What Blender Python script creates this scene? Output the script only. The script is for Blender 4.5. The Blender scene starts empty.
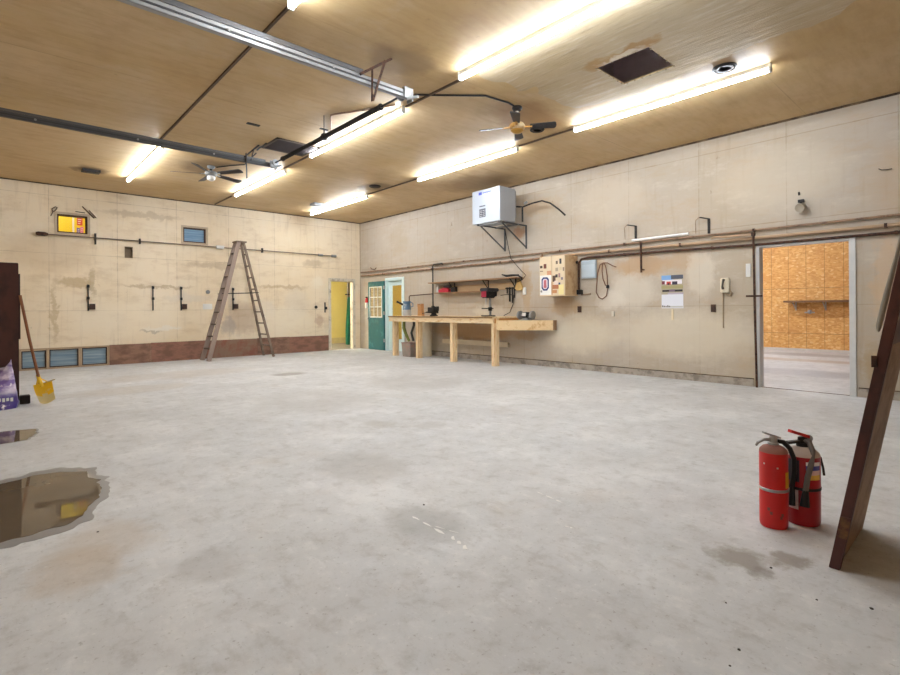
import bpy, bmesh, math, random
from mathutils import Vector, Matrix, noise as mnoise
random.seed(7)
PI = math.pi
SC = bpy.context.scene
COL = SC.collection
# ------------------------------------------------------------------ camera, world, exposure
YAW, ROLL, FPX, CAMZ, Y0 = 0.73797, -0.00711529, 502.367, 1.2, 309.233
cam = bpy.data.objects.new('camera', bpy.data.cameras.new('camera'))
COL.objects.link(cam)
cam.data.sensor_width = 36.0
cam.data.lens = FPX * 36.0 / 900.0
cam.data.shift_y = -(337.5 - Y0) / 900.0
cam.data.clip_start = 0.02
_rt = Vector((math.cos(YAW), -math.sin(YAW), 0)); _fw = Vector((math.sin(YAW), math.cos(YAW), 0)); _up = Vector((0, 0, 1))
_cx = math.cos(ROLL) * _rt + math.sin(ROLL) * _up
_cy = -math.sin(ROLL) * _rt + math.cos(ROLL) * _up
_m = Matrix((_cx, _cy, -_fw)).transposed().to_4x4()
_m.translation = Vector((0, 0, CAMZ))
cam.matrix_world = _m
SC.camera = cam
world = bpy.data.worlds.new('world'); SC.world = world; world.use_nodes = True
world.node_tree.nodes['Background'].inputs[0].default_value = (0.55, 0.62, 0.7, 1)
world.node_tree.nodes['Background'].inputs[1].default_value = 0.3
SC.view_settings.view_transform = 'Standard'
SC.view_settings.look = 'None'
SC.view_settings.gamma = 1.0
SC.view_settings.use_curve_mapping = False
SC.view_settings.exposure = 2.0
SC.cycles.use_denoising = True
SC.cycles.max_bounces = 8
SC.cycles.diffuse_bounces = 6
SC.cycles.sample_clamp_indirect = 6.0
TUBE_POWER = 22.0      # emission of the strip-light diffusers

# ------------------------------------------------------------------ material helpers
class NT:
    def __init__(s, name):
        s.m = bpy.data.materials.new(name); s.m.use_nodes = True
        s.t = s.m.node_tree; s.b = s.t.nodes['Principled BSDF']
    def n(s, typ, **kw):
        x = s.t.nodes.new(typ)
        for k, v in kw.items():
            if k.startswith('i_'):
                s.put(x.inputs[int(k[2:])], v)
            else:
                setattr(x, k, v)
        return x
    def put(s, inp, v):
        if isinstance(v, bpy.types.NodeSocket): s.t.links.new(v, inp)
        elif isinstance(v, bpy.types.Node): s.t.links.new(v.outputs[0], inp)
        else:
            if isinstance(v, (tuple, list)) and len(v) == 3 and len(inp.default_value) == 4: v = (*v, 1)
            inp.default_value = v
    def math(s, op, a, b=0.0, clamp=False):
        x = s.n('ShaderNodeMath', operation=op, use_clamp=clamp, i_0=a, i_1=b); return x.outputs[0]
    def mapr(s, v, a, b, c=0.0, d=1.0):
        x = s.n('ShaderNodeMapRange', i_0=v, i_1=a, i_2=b, i_3=c, i_4=d); return x.outputs[0]
    def mix(s, f, a, b, blend='MIX'):
        x = s.n('ShaderNodeMix', data_type='RGBA', blend_type=blend)
        s.put(x.inputs[0], f); s.put(x.inputs[6], a); s.put(x.inputs[7], b)
        return x.outputs[2]
    def noise(s, vec, scale, detail=4.0, rough=0.55, out=0):
        x = s.n('ShaderNodeTexNoise'); s.put(x.inputs['Vector'], vec)
        x.inputs['Scale'].default_value = scale; x.inputs['Detail'].default_value = detail; x.inputs['Roughness'].default_value = rough
        return x.outputs[out]
    def scaled(s, vec, v3):
        x = s.n('ShaderNodeVectorMath', operation='MULTIPLY'); s.put(x.inputs[0], vec); x.inputs[1].default_value = v3
        return x.outputs[0]
    def pos(s): return s.n('ShaderNodeNewGeometry').outputs['Position']
    def obj(s): return s.n('ShaderNodeTexCoord').outputs['Object']
    def bump(s, h, strength=0.2, dist=0.01):
        x = s.n('ShaderNodeBump'); x.inputs['Strength'].default_value = strength; x.inputs['Distance'].default_value = dist
        s.put(x.inputs['Height'], h); s.put(s.b.inputs['Normal'], x.outputs[0])
    def col(s, v): s.put(s.b.inputs['Base Color'], v)
    def set(s, rough=None, metal=None, spec=None):
        if rough is not None: s.put(s.b.inputs['Roughness'], rough)
        if metal is not None: s.b.inputs['Metallic'].default_value = metal
        if spec is not None: s.b.inputs['Specular IOR Level'].default_value = spec

def lin(r, g, b):
    f = lambda c: (c / 255 / 12.92) if c / 255 <= 0.04045 else ((c / 255 + 0.055) / 1.055) ** 2.4
    return (f(r), f(g), f(b))
_mc = {}
def mat(name, rgb, rough=0.6, metal=0.0, var=0.18, scale=9.0, col2=None, amt=0.5, stretch=(1, 1, 1), bump=0.0, spec=0.4):
    """plain worn material: noise-varied colour, optionally blotched with col2"""
    if name in _mc: return _mc[name]
    q = NT(name); v = q.scaled(q.obj(), stretch)
    c = lin(*rgb)
    f = q.noise(v, scale, 5)
    base = q.mix(f, tuple(x * (1 - var) for x in c), tuple(min(1, x * (1 + var)) for x in c))
    if col2:
        g = q.noise(v, scale * 0.6 + 1.7, 6, 0.65)
        base = q.mix(q.mapr(g, 0.62 - 0.3 * amt, 0.72 - 0.2 * amt), base, lin(*col2))
    q.col(base); q.set(rough, metal, spec)
    if bump: q.bump(f, bump, 0.01)
    _mc[name] = q.m
    return q.m

def stains_and_shading(q, base, u, v, jit, lst):
    """soft-edged blotches at (u,v): (cu, cv, ru, rv, colour, strength)"""
    for cu, cv, ru, rv, colr, st in lst:
        du = q.math('DIVIDE', q.math('SUBTRACT', q.math('ADD', u, jit[0]), cu), ru)
        dv = q.math('DIVIDE', q.math('SUBTRACT', q.math('ADD', v, jit[1]), cv), rv)
        d = q.math('ADD', q.math('MULTIPLY', du, du), q.math('MULTIPLY', dv, dv))
        base = q.mix(q.mapr(d, 1.15, 0.35, 0.0, st), base, lin(*colr))
    return base

def seam(q, u, period, width, offset=0.0):
    m = q.math('FLOORED_MODULO', q.math('ADD', u, offset), period)
    return q.math('LESS_THAN', m, width)

def wall_mat(name, rgb, axis, st, seams=True):
    q = NT(name); p = q.pos(); sx = q.n('ShaderNodeSeparateXYZ', i_0=p)
    u = sx.outputs[axis]; v = sx.outputs[2]
    c = lin(*rgb)
    grain_s = (1.1, 1.1, 9.0)
    g1 = q.noise(p, 0.55, 6, 0.6)
    g2 = q.noise(q.scaled(p, (1.3, 1.3, 3.6)), 1.5, 9, 0.72)
    g3 = q.noise(q.scaled(p, (9.0, 9.0, 0.8)), 1.2, 4, 0.6)
    b = q.mix(q.mapr(g1, 0.3, 0.7), tuple(x * f for x, f in zip(c, (0.96, 0.92, 0.84))), tuple(min(1, x * f) for x, f in zip(c, (1.04, 1.06, 1.10))))
    b = q.mix(q.mapr(g2, 0.5, 0.75, 0, 0.45), b, lin(184, 156, 120))
    b = q.mix(q.mapr(g2, 0.45, 0.25, 0, 0.35), b, lin(228, 220, 204))
    b = q.mix(q.mapr(g3, 0.55, 0.75, 0, 0.28), b, lin(160, 138, 112))
    # little scuffs and knocks
    sp = q.noise(q.scaled(p, (1, 1, 0.6)), 6.5, 3, 0.7)
    b = q.mix(q.mapr(sp, 0.70, 0.76, 0, 0.5), b, lin(120, 96, 74))
    if seams:
        s1 = seam(q, u, 1.22, 0.012, 0.35)
        s2 = seam(q, v, 1.22, 0.012, 0.0)
        b = q.mix(q.math('MULTIPLY', q.math('MAXIMUM', s1, s2), q.mapr(g2, 0.35, 0.65, 0.08, 0.5)), b, lin(135, 112, 86))
    # grime that gathers low on the boards
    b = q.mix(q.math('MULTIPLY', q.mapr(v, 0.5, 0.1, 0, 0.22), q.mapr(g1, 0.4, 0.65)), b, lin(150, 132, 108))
    jn = q.n('ShaderNodeTexNoise'); q.put(jn.inputs['Vector'], p); jn.inputs['Scale'].default_value = 5.0; jn.inputs['Detail'].default_value = 7; jn.inputs['Roughness'].default_value = 0.7
    js = q.n('ShaderNodeSeparateXYZ', i_0=jn.outputs['Color'])
    jit = (q.mapr(js.outputs[0], 0, 1, -0.24, 0.24), q.mapr(js.outputs[1], 0, 1, -0.18, 0.18))
    b = stains_and_shading(q, b, u, v, jit, st)
    q.col(b); q.set(0.62, 0, 0.3); q.bump(g2, 0.12, 0.01)
    return q.m

# ------------------------------------------------------------------ mesh helpers
def wl(o):
    v = Vector((0, 0, 0))
    while o is not None:
        v = v + o.location; o = o.parent
    return v

class MB:
    def __init__(s): s.bm = bmesh.new(); s.k = 0
    def _m(s, fs):
        for f in fs: f.material_index = s.k
    def use(s, k): s.k = k; return s
    def hexa(s, v8):
        vs = [s.bm.verts.new(p) for p in v8]
        s._m([s.bm.faces.new([vs[i] for i in f]) for f in ((3, 2, 1, 0), (4, 5, 6, 7), (0, 1, 5, 4), (1, 2, 6, 5), (2, 3, 7, 6), (3, 0, 4, 7))])
        return s
    def box(s, a, b):
        (x0, y0, z0), (x1, y1, z1) = a, b
        x0, x1 = sorted((x0, x1)); y0, y1 = sorted((y0, y1)); z0, z1 = sorted((z0, z1))
        return s.hexa([(x0, y0, z0), (x1, y0, z0), (x1, y1, z0), (x0, y1, z0), (x0, y0, z1), (x1, y0, z1), (x1, y1, z1), (x0, y1, z1)])
    def bar(s, p, q, w, h, up=(0, 0, 1)):
        """square bar from p to q; w across, h along 'up'"""
        p, q = Vector(p), Vector(q); d = (q - p).normalized(); up = Vector(up)
        if abs(d.dot(up)) > 0.98: up = Vector((1, 0, 0))
        sd = d.cross(up).normalized(); u = sd.cross(d).normalized()
        a, b = sd * w / 2, u * h / 2
        return s.hexa([p - a - b, p + a - b, q + a - b, q - a - b, p - a + b, p + a + b, q + a + b, q - a + b])
    def tube(s, pts, r, seg=8, cap=True):
        pts = [Vector(p) for p in pts]; rr = r if isinstance(r, (list, tuple)) else [r] * len(pts)
        rings = []; prev = None
        for i, p in enumerate(pts):
            t = (pts[min(i + 1, len(pts) - 1)] - pts[max(i - 1, 0)]).normalized()
            if prev is None:
                ref = Vector((0, 0, 1)) if abs(t.z) < 0.9 else Vector((1, 0, 0))
                x = t.cross(ref).normalized()
            else:
                x = (prev - t * prev.dot(t)).normalized()
            prev = x; y = t.cross(x)
            rings.append([s.bm.verts.new(p + (x * math.cos(2 * PI * k / seg) + y * math.sin(2 * PI * k / seg)) * rr[i]) for k in range(seg)])
        fs = []
        for a, b in zip(rings, rings[1:]):
            for k in range(seg): fs.append(s.bm.faces.new((a[k], a[(k + 1) % seg], b[(k + 1) % seg], b[k])))
        if cap:
            fs.append(s.bm.faces.new(list(reversed(rings[0])))); fs.append(s.bm.faces.new(rings[-1]))
        s._m(fs); return s
    def lathe(s, c, prof, axis=(0, 0, 1), seg=24):
        """prof: (radius, height) from c along axis"""
        c = Vector(c); ax = Vector(axis).normalized(); ref = Vector((1, 0, 0)) if abs(ax.x) < 0.9 else Vector((0, 1, 0))
        x = ax.cross(ref).normalized(); y = ax.cross(x)
        rings = []
        for r, h in prof:
            if r < 1e-5: rings.append([s.bm.verts.new(c + ax * h)])
            else: rings.append([s.bm.verts.new(c + ax * h + (x * math.cos(2 * PI * k / seg) + y * math.sin(2 * PI * k / seg)) * r) for k in range(seg)])
        fs = []
        for a, b in zip(rings, rings[1:]):
            for k in range(seg):
                k2 = (k + 1) % seg
                if len(a) == 1 and len(b) == 1: continue
                if len(a) == 1: fs.append(s.bm.faces.new((a[0], b[k2], b[k])))
                elif len(b) == 1: fs.append(s.bm.faces.new((a[k], a[k2], b[0])))
                else: fs.append(s.bm.faces.new((a[k], a[k2], b[k2], b[k])))
        if len(rings[0]) > 1: fs.append(s.bm.faces.new(list(reversed(rings[0]))))
        if len(rings[-1]) > 1: fs.append(s.bm.faces.new(rings[-1]))
        s._m(fs); return s
    def prism(s, poly, ext):
        """closed polygon of 3d points extruded by vector ext"""
        ext = Vector(ext); a = [s.bm.verts.new(Vector(p)) for p in poly]; b = [s.bm.verts.new(Vector(p) + ext) for p in poly]
        n = len(a); fs = [s.bm.faces.new(list(reversed(a))), s.bm.faces.new(b)]
        for i in range(n): fs.append(s.bm.faces.new((a[i], a[(i + 1) % n], b[(i + 1) % n], b[i])))
        s._m(fs); return s
    def quad(s, a, b, c, d):
        s._m([s.bm.faces.new([s.bm.verts.new(Vector(p)) for p in (a, b, c, d)])]); return s
    def build(s, name, mats, parent=None, smooth=False, bevel=0.0, origin=None):
        bmesh.ops.recalc_face_normals(s.bm, faces=s.bm.faces)
        if bevel:
            es = [e for e in s.bm.edges if len(e.link_faces) == 2 and e.calc_face_angle(0) > 0.6]
            bmesh.ops.bevel(s.bm, geom=es, offset=bevel, segments=2, affect='EDGES', clamp_overlap=True)
        if parent is not None: o0 = wl(parent)
        elif origin is not None: o0 = Vector(origin)
        else:
            vs = [v.co for v in s.bm.verts]
            o0 = Vector(((min(v.x for v in vs) + max(v.x for v in vs)) / 2, (min(v.y for v in vs) + max(v.y for v in vs)) / 2, min(v.z for v in vs)))
        bmesh.ops.translate(s.bm, verts=s.bm.verts, vec=-o0)
        me = bpy.data.meshes.new(name); s.bm.to_mesh(me); s.bm.free()
        for x in (mats if isinstance(mats, (list, tuple)) else [mats]): me.materials.append(x)
        if smooth:
            for p in me.polygons: p.use_smooth = True
            try: me.set_sharp_from_angle(angle=0.6)
            except Exception: pass
        o = bpy.data.objects.new(name, me); COL.objects.link(o)
        if parent is not None: o.parent = parent
        else: o.location = o0
        return o

def tag(o, label, cat, group=None, kind=None):
    o['label'] = label; o['category'] = cat
    if group: o['group'] = group
    if kind: o['kind'] = kind
    return o
def thing(name, loc, label, cat, group=None):
    o = bpy.data.objects.new(name, None); COL.objects.link(o); o.location = loc; o.empty_display_size = 0.1
    return tag(o, label, cat, group)
def dup(o, loc, label, rz=0.0):
    c = o.copy(); COL.objects.link(c); c.location = loc; c.rotation_euler = (0, 0, rz); c['label'] = label
    for ch in list(o.children):
        d = ch.copy(); COL.objects.link(d); d.parent = c
        for g in list(ch.children):
            e = g.copy(); COL.objects.link(e); e.parent = d
    return c
def struct(mb, name, mats, label, cat, **kw): return tag(mb.build(name, mats, **kw), label, cat, kind='structure')

# ------------------------------------------------------------------ room dimensions (metres)
D, R, C = 13.519, 8.508, 3.910           # back wall y, right wall x, ceiling z
XL, YF, T = -1.1, -3.2, 0.15             # left wall x, front wall y (behind the camera), wall thickness
HX0, HX1, HY0, HY1 = 5.05, 5.66, 2.46, 3.07   # hatch in the ceiling

# ------------------------------------------------------------------ surface materials
def floor_material():
    q = NT('worn_concrete'); p = q.pos(); sx = q.n('ShaderNodeSeparateXYZ', i_0=p)
    u, v = sx.outputs[0], sx.outputs[1]
    g0 = q.noise(p, 0.35, 5, 0.6); g1 = q.noise(p, 1.3, 8, 0.66); g2 = q.noise(p, 7.0, 6, 0.7); g3 = q.noise(p, 38.0, 4, 0.7)
    b = q.mix(q.mapr(g0, 0.3, 0.7), lin(193, 195, 198), lin(206, 207, 208))
    b = q.mix(q.mapr(g1, 0.38, 0.72, 0, 0.55), b, lin(178, 177, 176))
    b = q.mix(q.mapr(g1, 0.46, 0.28, 0, 0.5), b, lin(222, 222, 222))
    b = q.mix(q.mapr(g2, 0.52, 0.72, 0, 0.5), b, lin(150, 147, 143))
    b = q.mix(q.mapr(g2, 0.45, 0.27, 0, 0.5), b, lin(222, 221, 219))
    gs = q.noise(q.scaled(p, (2.2, 0.9, 1)), 3.4, 9, 0.78)
    b = q.mix(q.mapr(gs, 0.54, 0.68, 0, 0.5), b, lin(160, 156, 152))
    b = q.mix(q.mapr(gs, 0.45, 0.32, 0, 0.45), b, lin(222, 222, 222))
    b = q.mix(q.mapr(g3, 0.60, 0.70, 0, 0.55), b, lin(128, 122, 116))
    b = q.mix(q.mapr(g3, 0.38, 0.28, 0, 0.5), b, lin(230, 229, 227))
    br = q.noise(q.scaled(p, (1, 1, 1)), 0.8, 7, 0.7)
    b = q.mix(q.mapr(br, 0.57, 0.72, 0, 0.22), b, lin(184, 166, 146))
    jn = q.n('ShaderNodeTexNoise'); q.put(jn.inputs['Vector'], p); jn.inputs['Scale'].default_value = 5.0; jn.inputs['Detail'].default_value = 7; jn.inputs['Roughness'].default_value = 0.7
    js = q.n('ShaderNodeSeparateXYZ', i_0=jn.outputs['Color'])
    jit = (q.mapr(js.outputs[0], 0, 1, -0.16, 0.16), q.mapr(js.outputs[1], 0, 1, -0.16, 0.16))
    lst = [(2.63, 0.86, 0.13, 0.15, (138, 130, 120), 0.8), (2.77, 0.68, 0.10, 0.09, (140, 132, 122), 0.75), (2.56, 0.75, 0.08, 0.06, (128, 120, 112), 0.6),
           (0.42, 3.15, 0.25, 0.35, (176, 160, 140), 0.4), (0.30, 2.9, 0.2, 0.3, (172, 152, 126), 0.4), (0.75, 2.5, 0.14, 0.2, (160, 158, 156), 0.35),
           (2.1, 3.3, 0.35, 0.45, (160, 158, 154), 0.5), (1.8, 2.2, 0.22, 0.3, (150, 150, 148), 0.5), (3.0, 4.4, 0.16, 0.22, (160, 156, 150), 0.45), (3.35, 4.0, 0.2, 0.16, (164, 160, 156), 0.4),
           (4.12, 9.06, 0.35, 0.25, (120, 114, 106), 0.6), (5.2, 6.5, 0.9, 0.9, (166, 165, 164), 0.5), (3.2, 6.2, 0.8, 1.0, (176, 174, 172), 0.5),
           (7.2, 6.0, 0.9, 2.6, (196, 196, 197), 0.4), (2.6, 10.5, 1.6, 0.7, (176, 166, 156), 0.45), (1.6, 9.0, 0.9, 0.5, (180, 170, 158), 0.4),
           (10.9, 3.0, 0.6, 3.0, (150, 149, 156), 0.5), (13.4, 3.4, 0.35, 3.0, (168, 146, 120), 0.6), (15.0, 3.6, 0.5, 3.0, (146, 144, 142), 0.6)]
    b = stains_and_shading(q, b, u, v, jit, lst)
    # hairline cracks
    vo = q.n('ShaderNodeTexVoronoi', feature='DISTANCE_TO_EDGE'); dj = q.n('ShaderNodeVectorMath', operation='ADD')
    q.put(dj.inputs[0], p); q.put(dj.inputs[1], q.scaled(jn.outputs['Color'], (0.4, 0.4, 0))); q.put(vo.inputs['Vector'], dj.outputs[0]); vo.inputs['Scale'].default_value = 0.42
    crack = q.math('MULTIPLY', q.mapr(vo.outputs['Distance'], 0.004, 0.0, 0, 0.14), q.mapr(g1, 0.45, 0.6))
    b = q.mix(crack, b, lin(120, 112, 104))
    q.col(b); q.set(q.mapr(g1, 0.3, 0.7, 0.5, 0.72), 0, 0.35); q.bump(g2, 0.12, 0.006)
    return q.m

def ceiling_material():
    q = NT('plywood_ceiling'); p = q.pos(); sx = q.n('ShaderNodeSeparateXYZ', i_0=p)
    u, v = sx.outputs[0], sx.outputs[1]
    g0 = q.noise(p, 0.45, 5, 0.6); g1 = q.noise(q.scaled(p, (1.0, 5.0, 1.0)), 1.8, 7, 0.65); g2 = q.noise(p, 9.0, 4, 0.7)
    b = q.mix(q.mapr(g0, 0.3, 0.7), lin(192, 162, 112), lin(206, 182, 146))
    b = q.mix(q.mapr(g1, 0.45, 0.8, 0, 0.45), b, lin(160, 124, 82))
    g4 = q.noise(p, 1.4, 7, 0.7)
    b = q.mix(q.mapr(g4, 0.5, 0.7, 0, 0.4), b, lin(168, 134, 94))
    b = q.mix(q.mapr(g4, 0.45, 0.3, 0, 0.35), b, lin(206, 190, 162))
    b = q.mix(q.mapr(g1, 0.42, 0.2, 0, 0.3), b, lin(204, 176, 136))
    b = q.mix(q.mapr(g2, 0.66, 0.75, 0, 0.35), b, lin(120, 92, 62))
    s1 = seam(q, v, 2.44, 0.012, 0.6)
    b = q.mix(q.math('MULTIPLY', s1, q.mapr(g0, 0.35, 0.65, 0.0, 0.4)), b, lin(96, 70, 46))
    jn = q.n('ShaderNodeTexNoise'); q.put(jn.inputs['Vector'], p); jn.inputs['Scale'].default_value = 2.4; jn.inputs['Detail'].default_value = 6
    js = q.n('ShaderNodeSeparateXYZ', i_0=jn.outputs['Color'])
    jit = (q.mapr(js.outputs[0], 0, 1, -0.3, 0.3), q.mapr(js.outputs[1], 0, 1, -0.3, 0.3))
    lst = [(3.05, 10.15, 0.55, 0.6, (118, 88, 58), 0.6), (1.38, 11.72, 0.28, 0.35, (92, 66, 44), 0.7), (6.2, 9.25, 0.3, 0.45, (96, 74, 54), 0.6),
           (6.1, 2.15, 0.3, 0.42, (120, 96, 74), 0.6), (5.6, 4.5, 0.7, 0.5, (150, 108, 62), 0.6), (7.7, 7.6, 0.6, 1.0, (120, 92, 62), 0.5),
           (2.4, 2.2, 0.6, 0.8, (116, 86, 60), 0.6), (3.3, 4.4, 0.4, 0.35, (132, 108, 80), 0.5)]
    b = stains_and_shading(q, b, u, v, jit, lst)
    q.col(b); q.set(0.55, 0, 0.3); q.bump(g1, 0.1, 0.01)
    return q.m

def plaster_material():
    q = NT('bare_ceiling_plaster'); p = q.pos(); sx = q.n('ShaderNodeSeparateXYZ', i_0=p); u, v = sx.outputs[0], sx.outputs[1]
    g0 = q.noise(p, 1.1, 5, 0.6); g1 = q.noise(q.scaled(p, (7.0, 1.0, 1.0)), 2.2, 7, 0.65)
    b = q.mix(q.mapr(g0, 0.3, 0.7), lin(184, 164, 130), lin(198, 182, 154))
    b = q.mix(q.mapr(g1, 0.52, 0.75, 0, 0.6), b, lin(220, 212, 194))
    b = q.mix(q.mapr(g1, 0.42, 0.25, 0, 0.5), b, lin(152, 130, 98))
    jn = q.n('ShaderNodeTexNoise'); q.put(jn.inputs['Vector'], p); jn.inputs['Scale'].default_value = 6; jn.inputs['Detail'].default_value = 6
    js = q.n('ShaderNodeSeparateXYZ', i_0=jn.outputs['Color'])
    jit = (q.mapr(js.outputs[0], 0, 1, -0.18, 0.18), q.mapr(js.outputs[1], 0, 1, -0.18, 0.18))
    b = stains_and_shading(q, b, u, v, jit, [(4.98, 2.95, 0.12, 0.25, (172, 132, 70), 0.7), (4.95, 2.55, 0.10, 0.25, (172, 128, 66), 0.7), (5.0, 2.72, 0.06, 0.3, (236, 230, 216), 0.6)])
    q.col(b); q.set(0.7, 0, 0.2); q.bump(g1, 0.5, 0.02)
    return q.m

def osb_material():
    q = NT('osb_sheet'); p = q.pos(); sx = q.n('ShaderNodeSeparateXYZ', i_0=p)
    vo = q.n('ShaderNodeTexVoronoi'); q.put(vo.inputs['Vector'], q.scaled(p, (16, 16, 30))); vo.inputs['Scale'].default_value = 1.0
    g = q.noise(p, 3.0, 6, 0.7); g0 = q.noise(p, 0.8, 4)
    cs = q.n('ShaderNodeSeparateColor', i_0=vo.outputs['Color'])
    b = q.mix(cs.outputs[0], lin(196, 142, 80), lin(222, 176, 112))
    b = q.mix(q.mapr(g, 0.5, 0.75, 0, 0.5), b, lin(178, 116, 58))
    b = q.mix(q.mapr(cs.outputs[1], 0.9, 0.97, 0, 0.6), b, lin(240, 212, 158))
    b = q.mix(q.mapr(g0, 0.4, 0.7, 0, 0.3), b, lin(214, 150, 72))
    s = q.math('MAXIMUM', seam(q, sx.outputs[1], 0.405, 0.012, 0.1), seam(q, sx.outputs[2], 1.22, 0.015, 0.75))
    b = q.mix(q.math('MULTIPLY', s, 0.55), b, lin(110, 64, 26))
    q.col(b); q.set(0.6, 0, 0.3); q.bump(g, 0.2, 0.01)
    return q.m

M_floor = floor_material(); M_ceil = ceiling_material(); M_plaster = plaster_material(); M_osb = osb_material()
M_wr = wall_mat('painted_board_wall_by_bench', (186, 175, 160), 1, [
    (4.3, 1.95, 0.55, 0.22, (190, 148, 100), 0.55), (5.3, 2.0, 0.3, 0.22, (186, 150, 108), 0.5), (3.55, 2.0, 0.4, 0.18, (188, 152, 112), 0.45),
    (4.5, 1.5, 0.5, 0.35, (222, 214, 200), 0.5), (3.3, 1.75, 0.25, 0.45, (224, 216, 200), 0.5), (4.9, 1.35, 0.35, 0.2, (220, 212, 198), 0.5),
    (5.9, 1.25, 0.4, 0.25, (186, 150, 104), 0.5), (6.9, 1.65, 0.15, 0.6, (182, 148, 104), 0.5), (8.0, 1.15, 0.6, 0.15, (226, 220, 206), 0.4),
    (6.6, 3.35, 0.6, 0.2, (190, 160, 124), 0.5), (7.1, 2.85, 0.18, 0.16, (178, 120, 74), 0.55), (8.6, 0.68, 1.55, 0.26, (178, 140, 96), 0.8), (6.9, 0.62, 0.35, 0.12, (180, 146, 104), 0.5),  # low brown ellipses: tan board tone plus painted shade under both benches
    (1.0, 1.6, 0.16, 0.7, (206, 176, 142), 0.5), (1.1, 0.45, 0.2, 0.3, (168, 140, 96), 0.5), (0.6, 2.8, 0.7, 0.6, (194, 168, 136), 0.4), (2.2, 3.1, 0.9, 0.5, (214, 200, 176), 0.4),
    (4.9, 3.2, 0.8, 0.5, (214, 200, 178), 0.4), (11.5, 3.2, 0.5, 0.5, (176, 158, 132), 0.4), (3.6, 0.75, 1.3, 0.45, (220, 210, 190), 0.6), (5.6, 0.7, 0.9, 0.4, (218, 208, 186), 0.55)])  # last two pale ellipses paint in light the low wall lacks
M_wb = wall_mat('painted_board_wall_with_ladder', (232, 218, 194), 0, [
    (1.3, 1.85, 0.35, 0.12, (176, 150, 102), 0.55), (1.62, 1.85, 0.08, 0.35, (166, 140, 92), 0.45), (0.95, 1.2, 0.07, 0.7, (182, 158, 112), 0.5),
    (2.9, 1.78, 0.8, 0.05, (172, 146, 104), 0.5), (3.0, 0.78, 0.42, 0.06, (232, 228, 220), 0.8), (2.75, 0.72, 0.24, 0.03, (96, 80, 64), 0.6),
    (4.9, 1.0, 0.5, 0.45, (176, 152, 128), 0.5), (4.5, 0.8, 0.2, 0.25, (160, 152, 150), 0.5), (5.5, 1.25, 0.3, 0.3, (222, 214, 200), 0.5),
    (6.9, 2.55, 0.35, 0.14, (160, 138, 110), 0.4), (7.1, 0.9, 0.14, 0.22, (176, 138, 116), 0.45), (6.4, 1.4, 0.4, 0.5, (216, 206, 190), 0.4),
    (7.06, 2.03, 0.22, 0.18, (236, 228, 210), 0.5), (2.6, 3.45, 0.9, 0.08, (176, 156, 126), 0.45), (0.9, 2.5, 0.8, 0.5, (196, 176, 146), 0.4), (4.3, 2.35, 0.9, 0.10, (178, 156, 126), 0.4),
    (6.0, 1.85, 0.8, 0.06, (180, 152, 112), 0.5), (3.6, 1.5, 0.6, 0.12, (216, 206, 190), 0.5), (2.4, 1.0, 1.2, 0.5, (238, 226, 204), 0.5), (6.0, 0.95, 0.9, 0.4, (238, 228, 208), 0.5)])  # closing pale pair is painted brightness where little light reaches the low wall
M_wf = wall_mat('painted_board_wall_behind_camera', (200, 182, 154), 0, [])  # plain board paint for the wall behind the camera
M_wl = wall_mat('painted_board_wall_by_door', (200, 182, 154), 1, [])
M_yel = mat('yellow_paint', (226, 212, 140), 0.6, var=0.08, scale=2)
M_bright_yel = mat('bright_yellow_paint', (236, 208, 50), 0.5, var=0.05, scale=2)
M_white = mat('white_paint', (226, 226, 222), 0.45, var=0.06)
M_offwhite = mat('aged_white_paint', (214, 206, 190), 0.5, var=0.1, col2=(170, 158, 138), amt=0.3)
M_greywhite = mat('grey_white_trim', (186, 182, 174), 0.5, var=0.1)
M_galv = mat('galvanised_steel', (176, 178, 180), 0.38, 0.7, var=0.15, scale=22)
M_galvdull = mat('dull_galvanised_steel', (150, 152, 152), 0.5, 0.5, var=0.2, scale=16)
M_dark = mat('dark_iron', (50, 46, 44), 0.55, 0.4, var=0.25, scale=20)
M_black = mat('black_plastic', (26, 26, 28), 0.45, var=0.2)
M_rust = mat('rusted_steel', (96, 66, 50), 0.7, 0.3, var=0.25, scale=24, col2=(60, 44, 38), amt=0.6)
M_pipe = mat('old_pipe', (154, 126, 102), 0.6, 0.1, var=0.2, scale=9, col2=(110, 86, 68), amt=0.4)
M_pipetan = mat('tan_pipe', (182, 154, 124), 0.6, var=0.12, scale=6)
M_kerb = mat('stained_concrete', (172, 162, 150), 0.8, var=0.2, scale=6, col2=(134, 126, 116), amt=0.5, bump=0.3)
M_brownply = mat('brown_plywood', (148, 114, 96), 0.7, var=0.25, scale=3, col2=(122, 92, 76), amt=0.6, stretch=(1, 1, 2))
M_pine = mat('pine_timber', (234, 210, 170), 0.6, var=0.12, scale=6, col2=(206, 162, 106), amt=0.3, stretch=(3, 0.6, 3))
M_pinev = mat('pine_post', (236, 210, 168), 0.6, var=0.12, scale=6, col2=(208, 160, 102), amt=0.3, stretch=(4, 4, 0.5))
M_oldwood = mat('weathered_wood', (140, 122, 106), 0.75, var=0.2, scale=7, col2=(104, 88, 76), amt=0.6, stretch=(3, 3, 0.7))
M_darkwood = mat('dark_worn_wood', (92, 74, 60), 0.7, var=0.25, scale=8)
M_shelfwood = mat('shelf_wood', (150, 116, 84), 0.7, var=0.2, scale=6, stretch=(3, 0.5, 3))
M_cabwood = mat('tan_painted_box', (206, 176, 136), 0.55, var=0.1, scale=5, col2=(182, 142, 100), amt=0.4)

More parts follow.
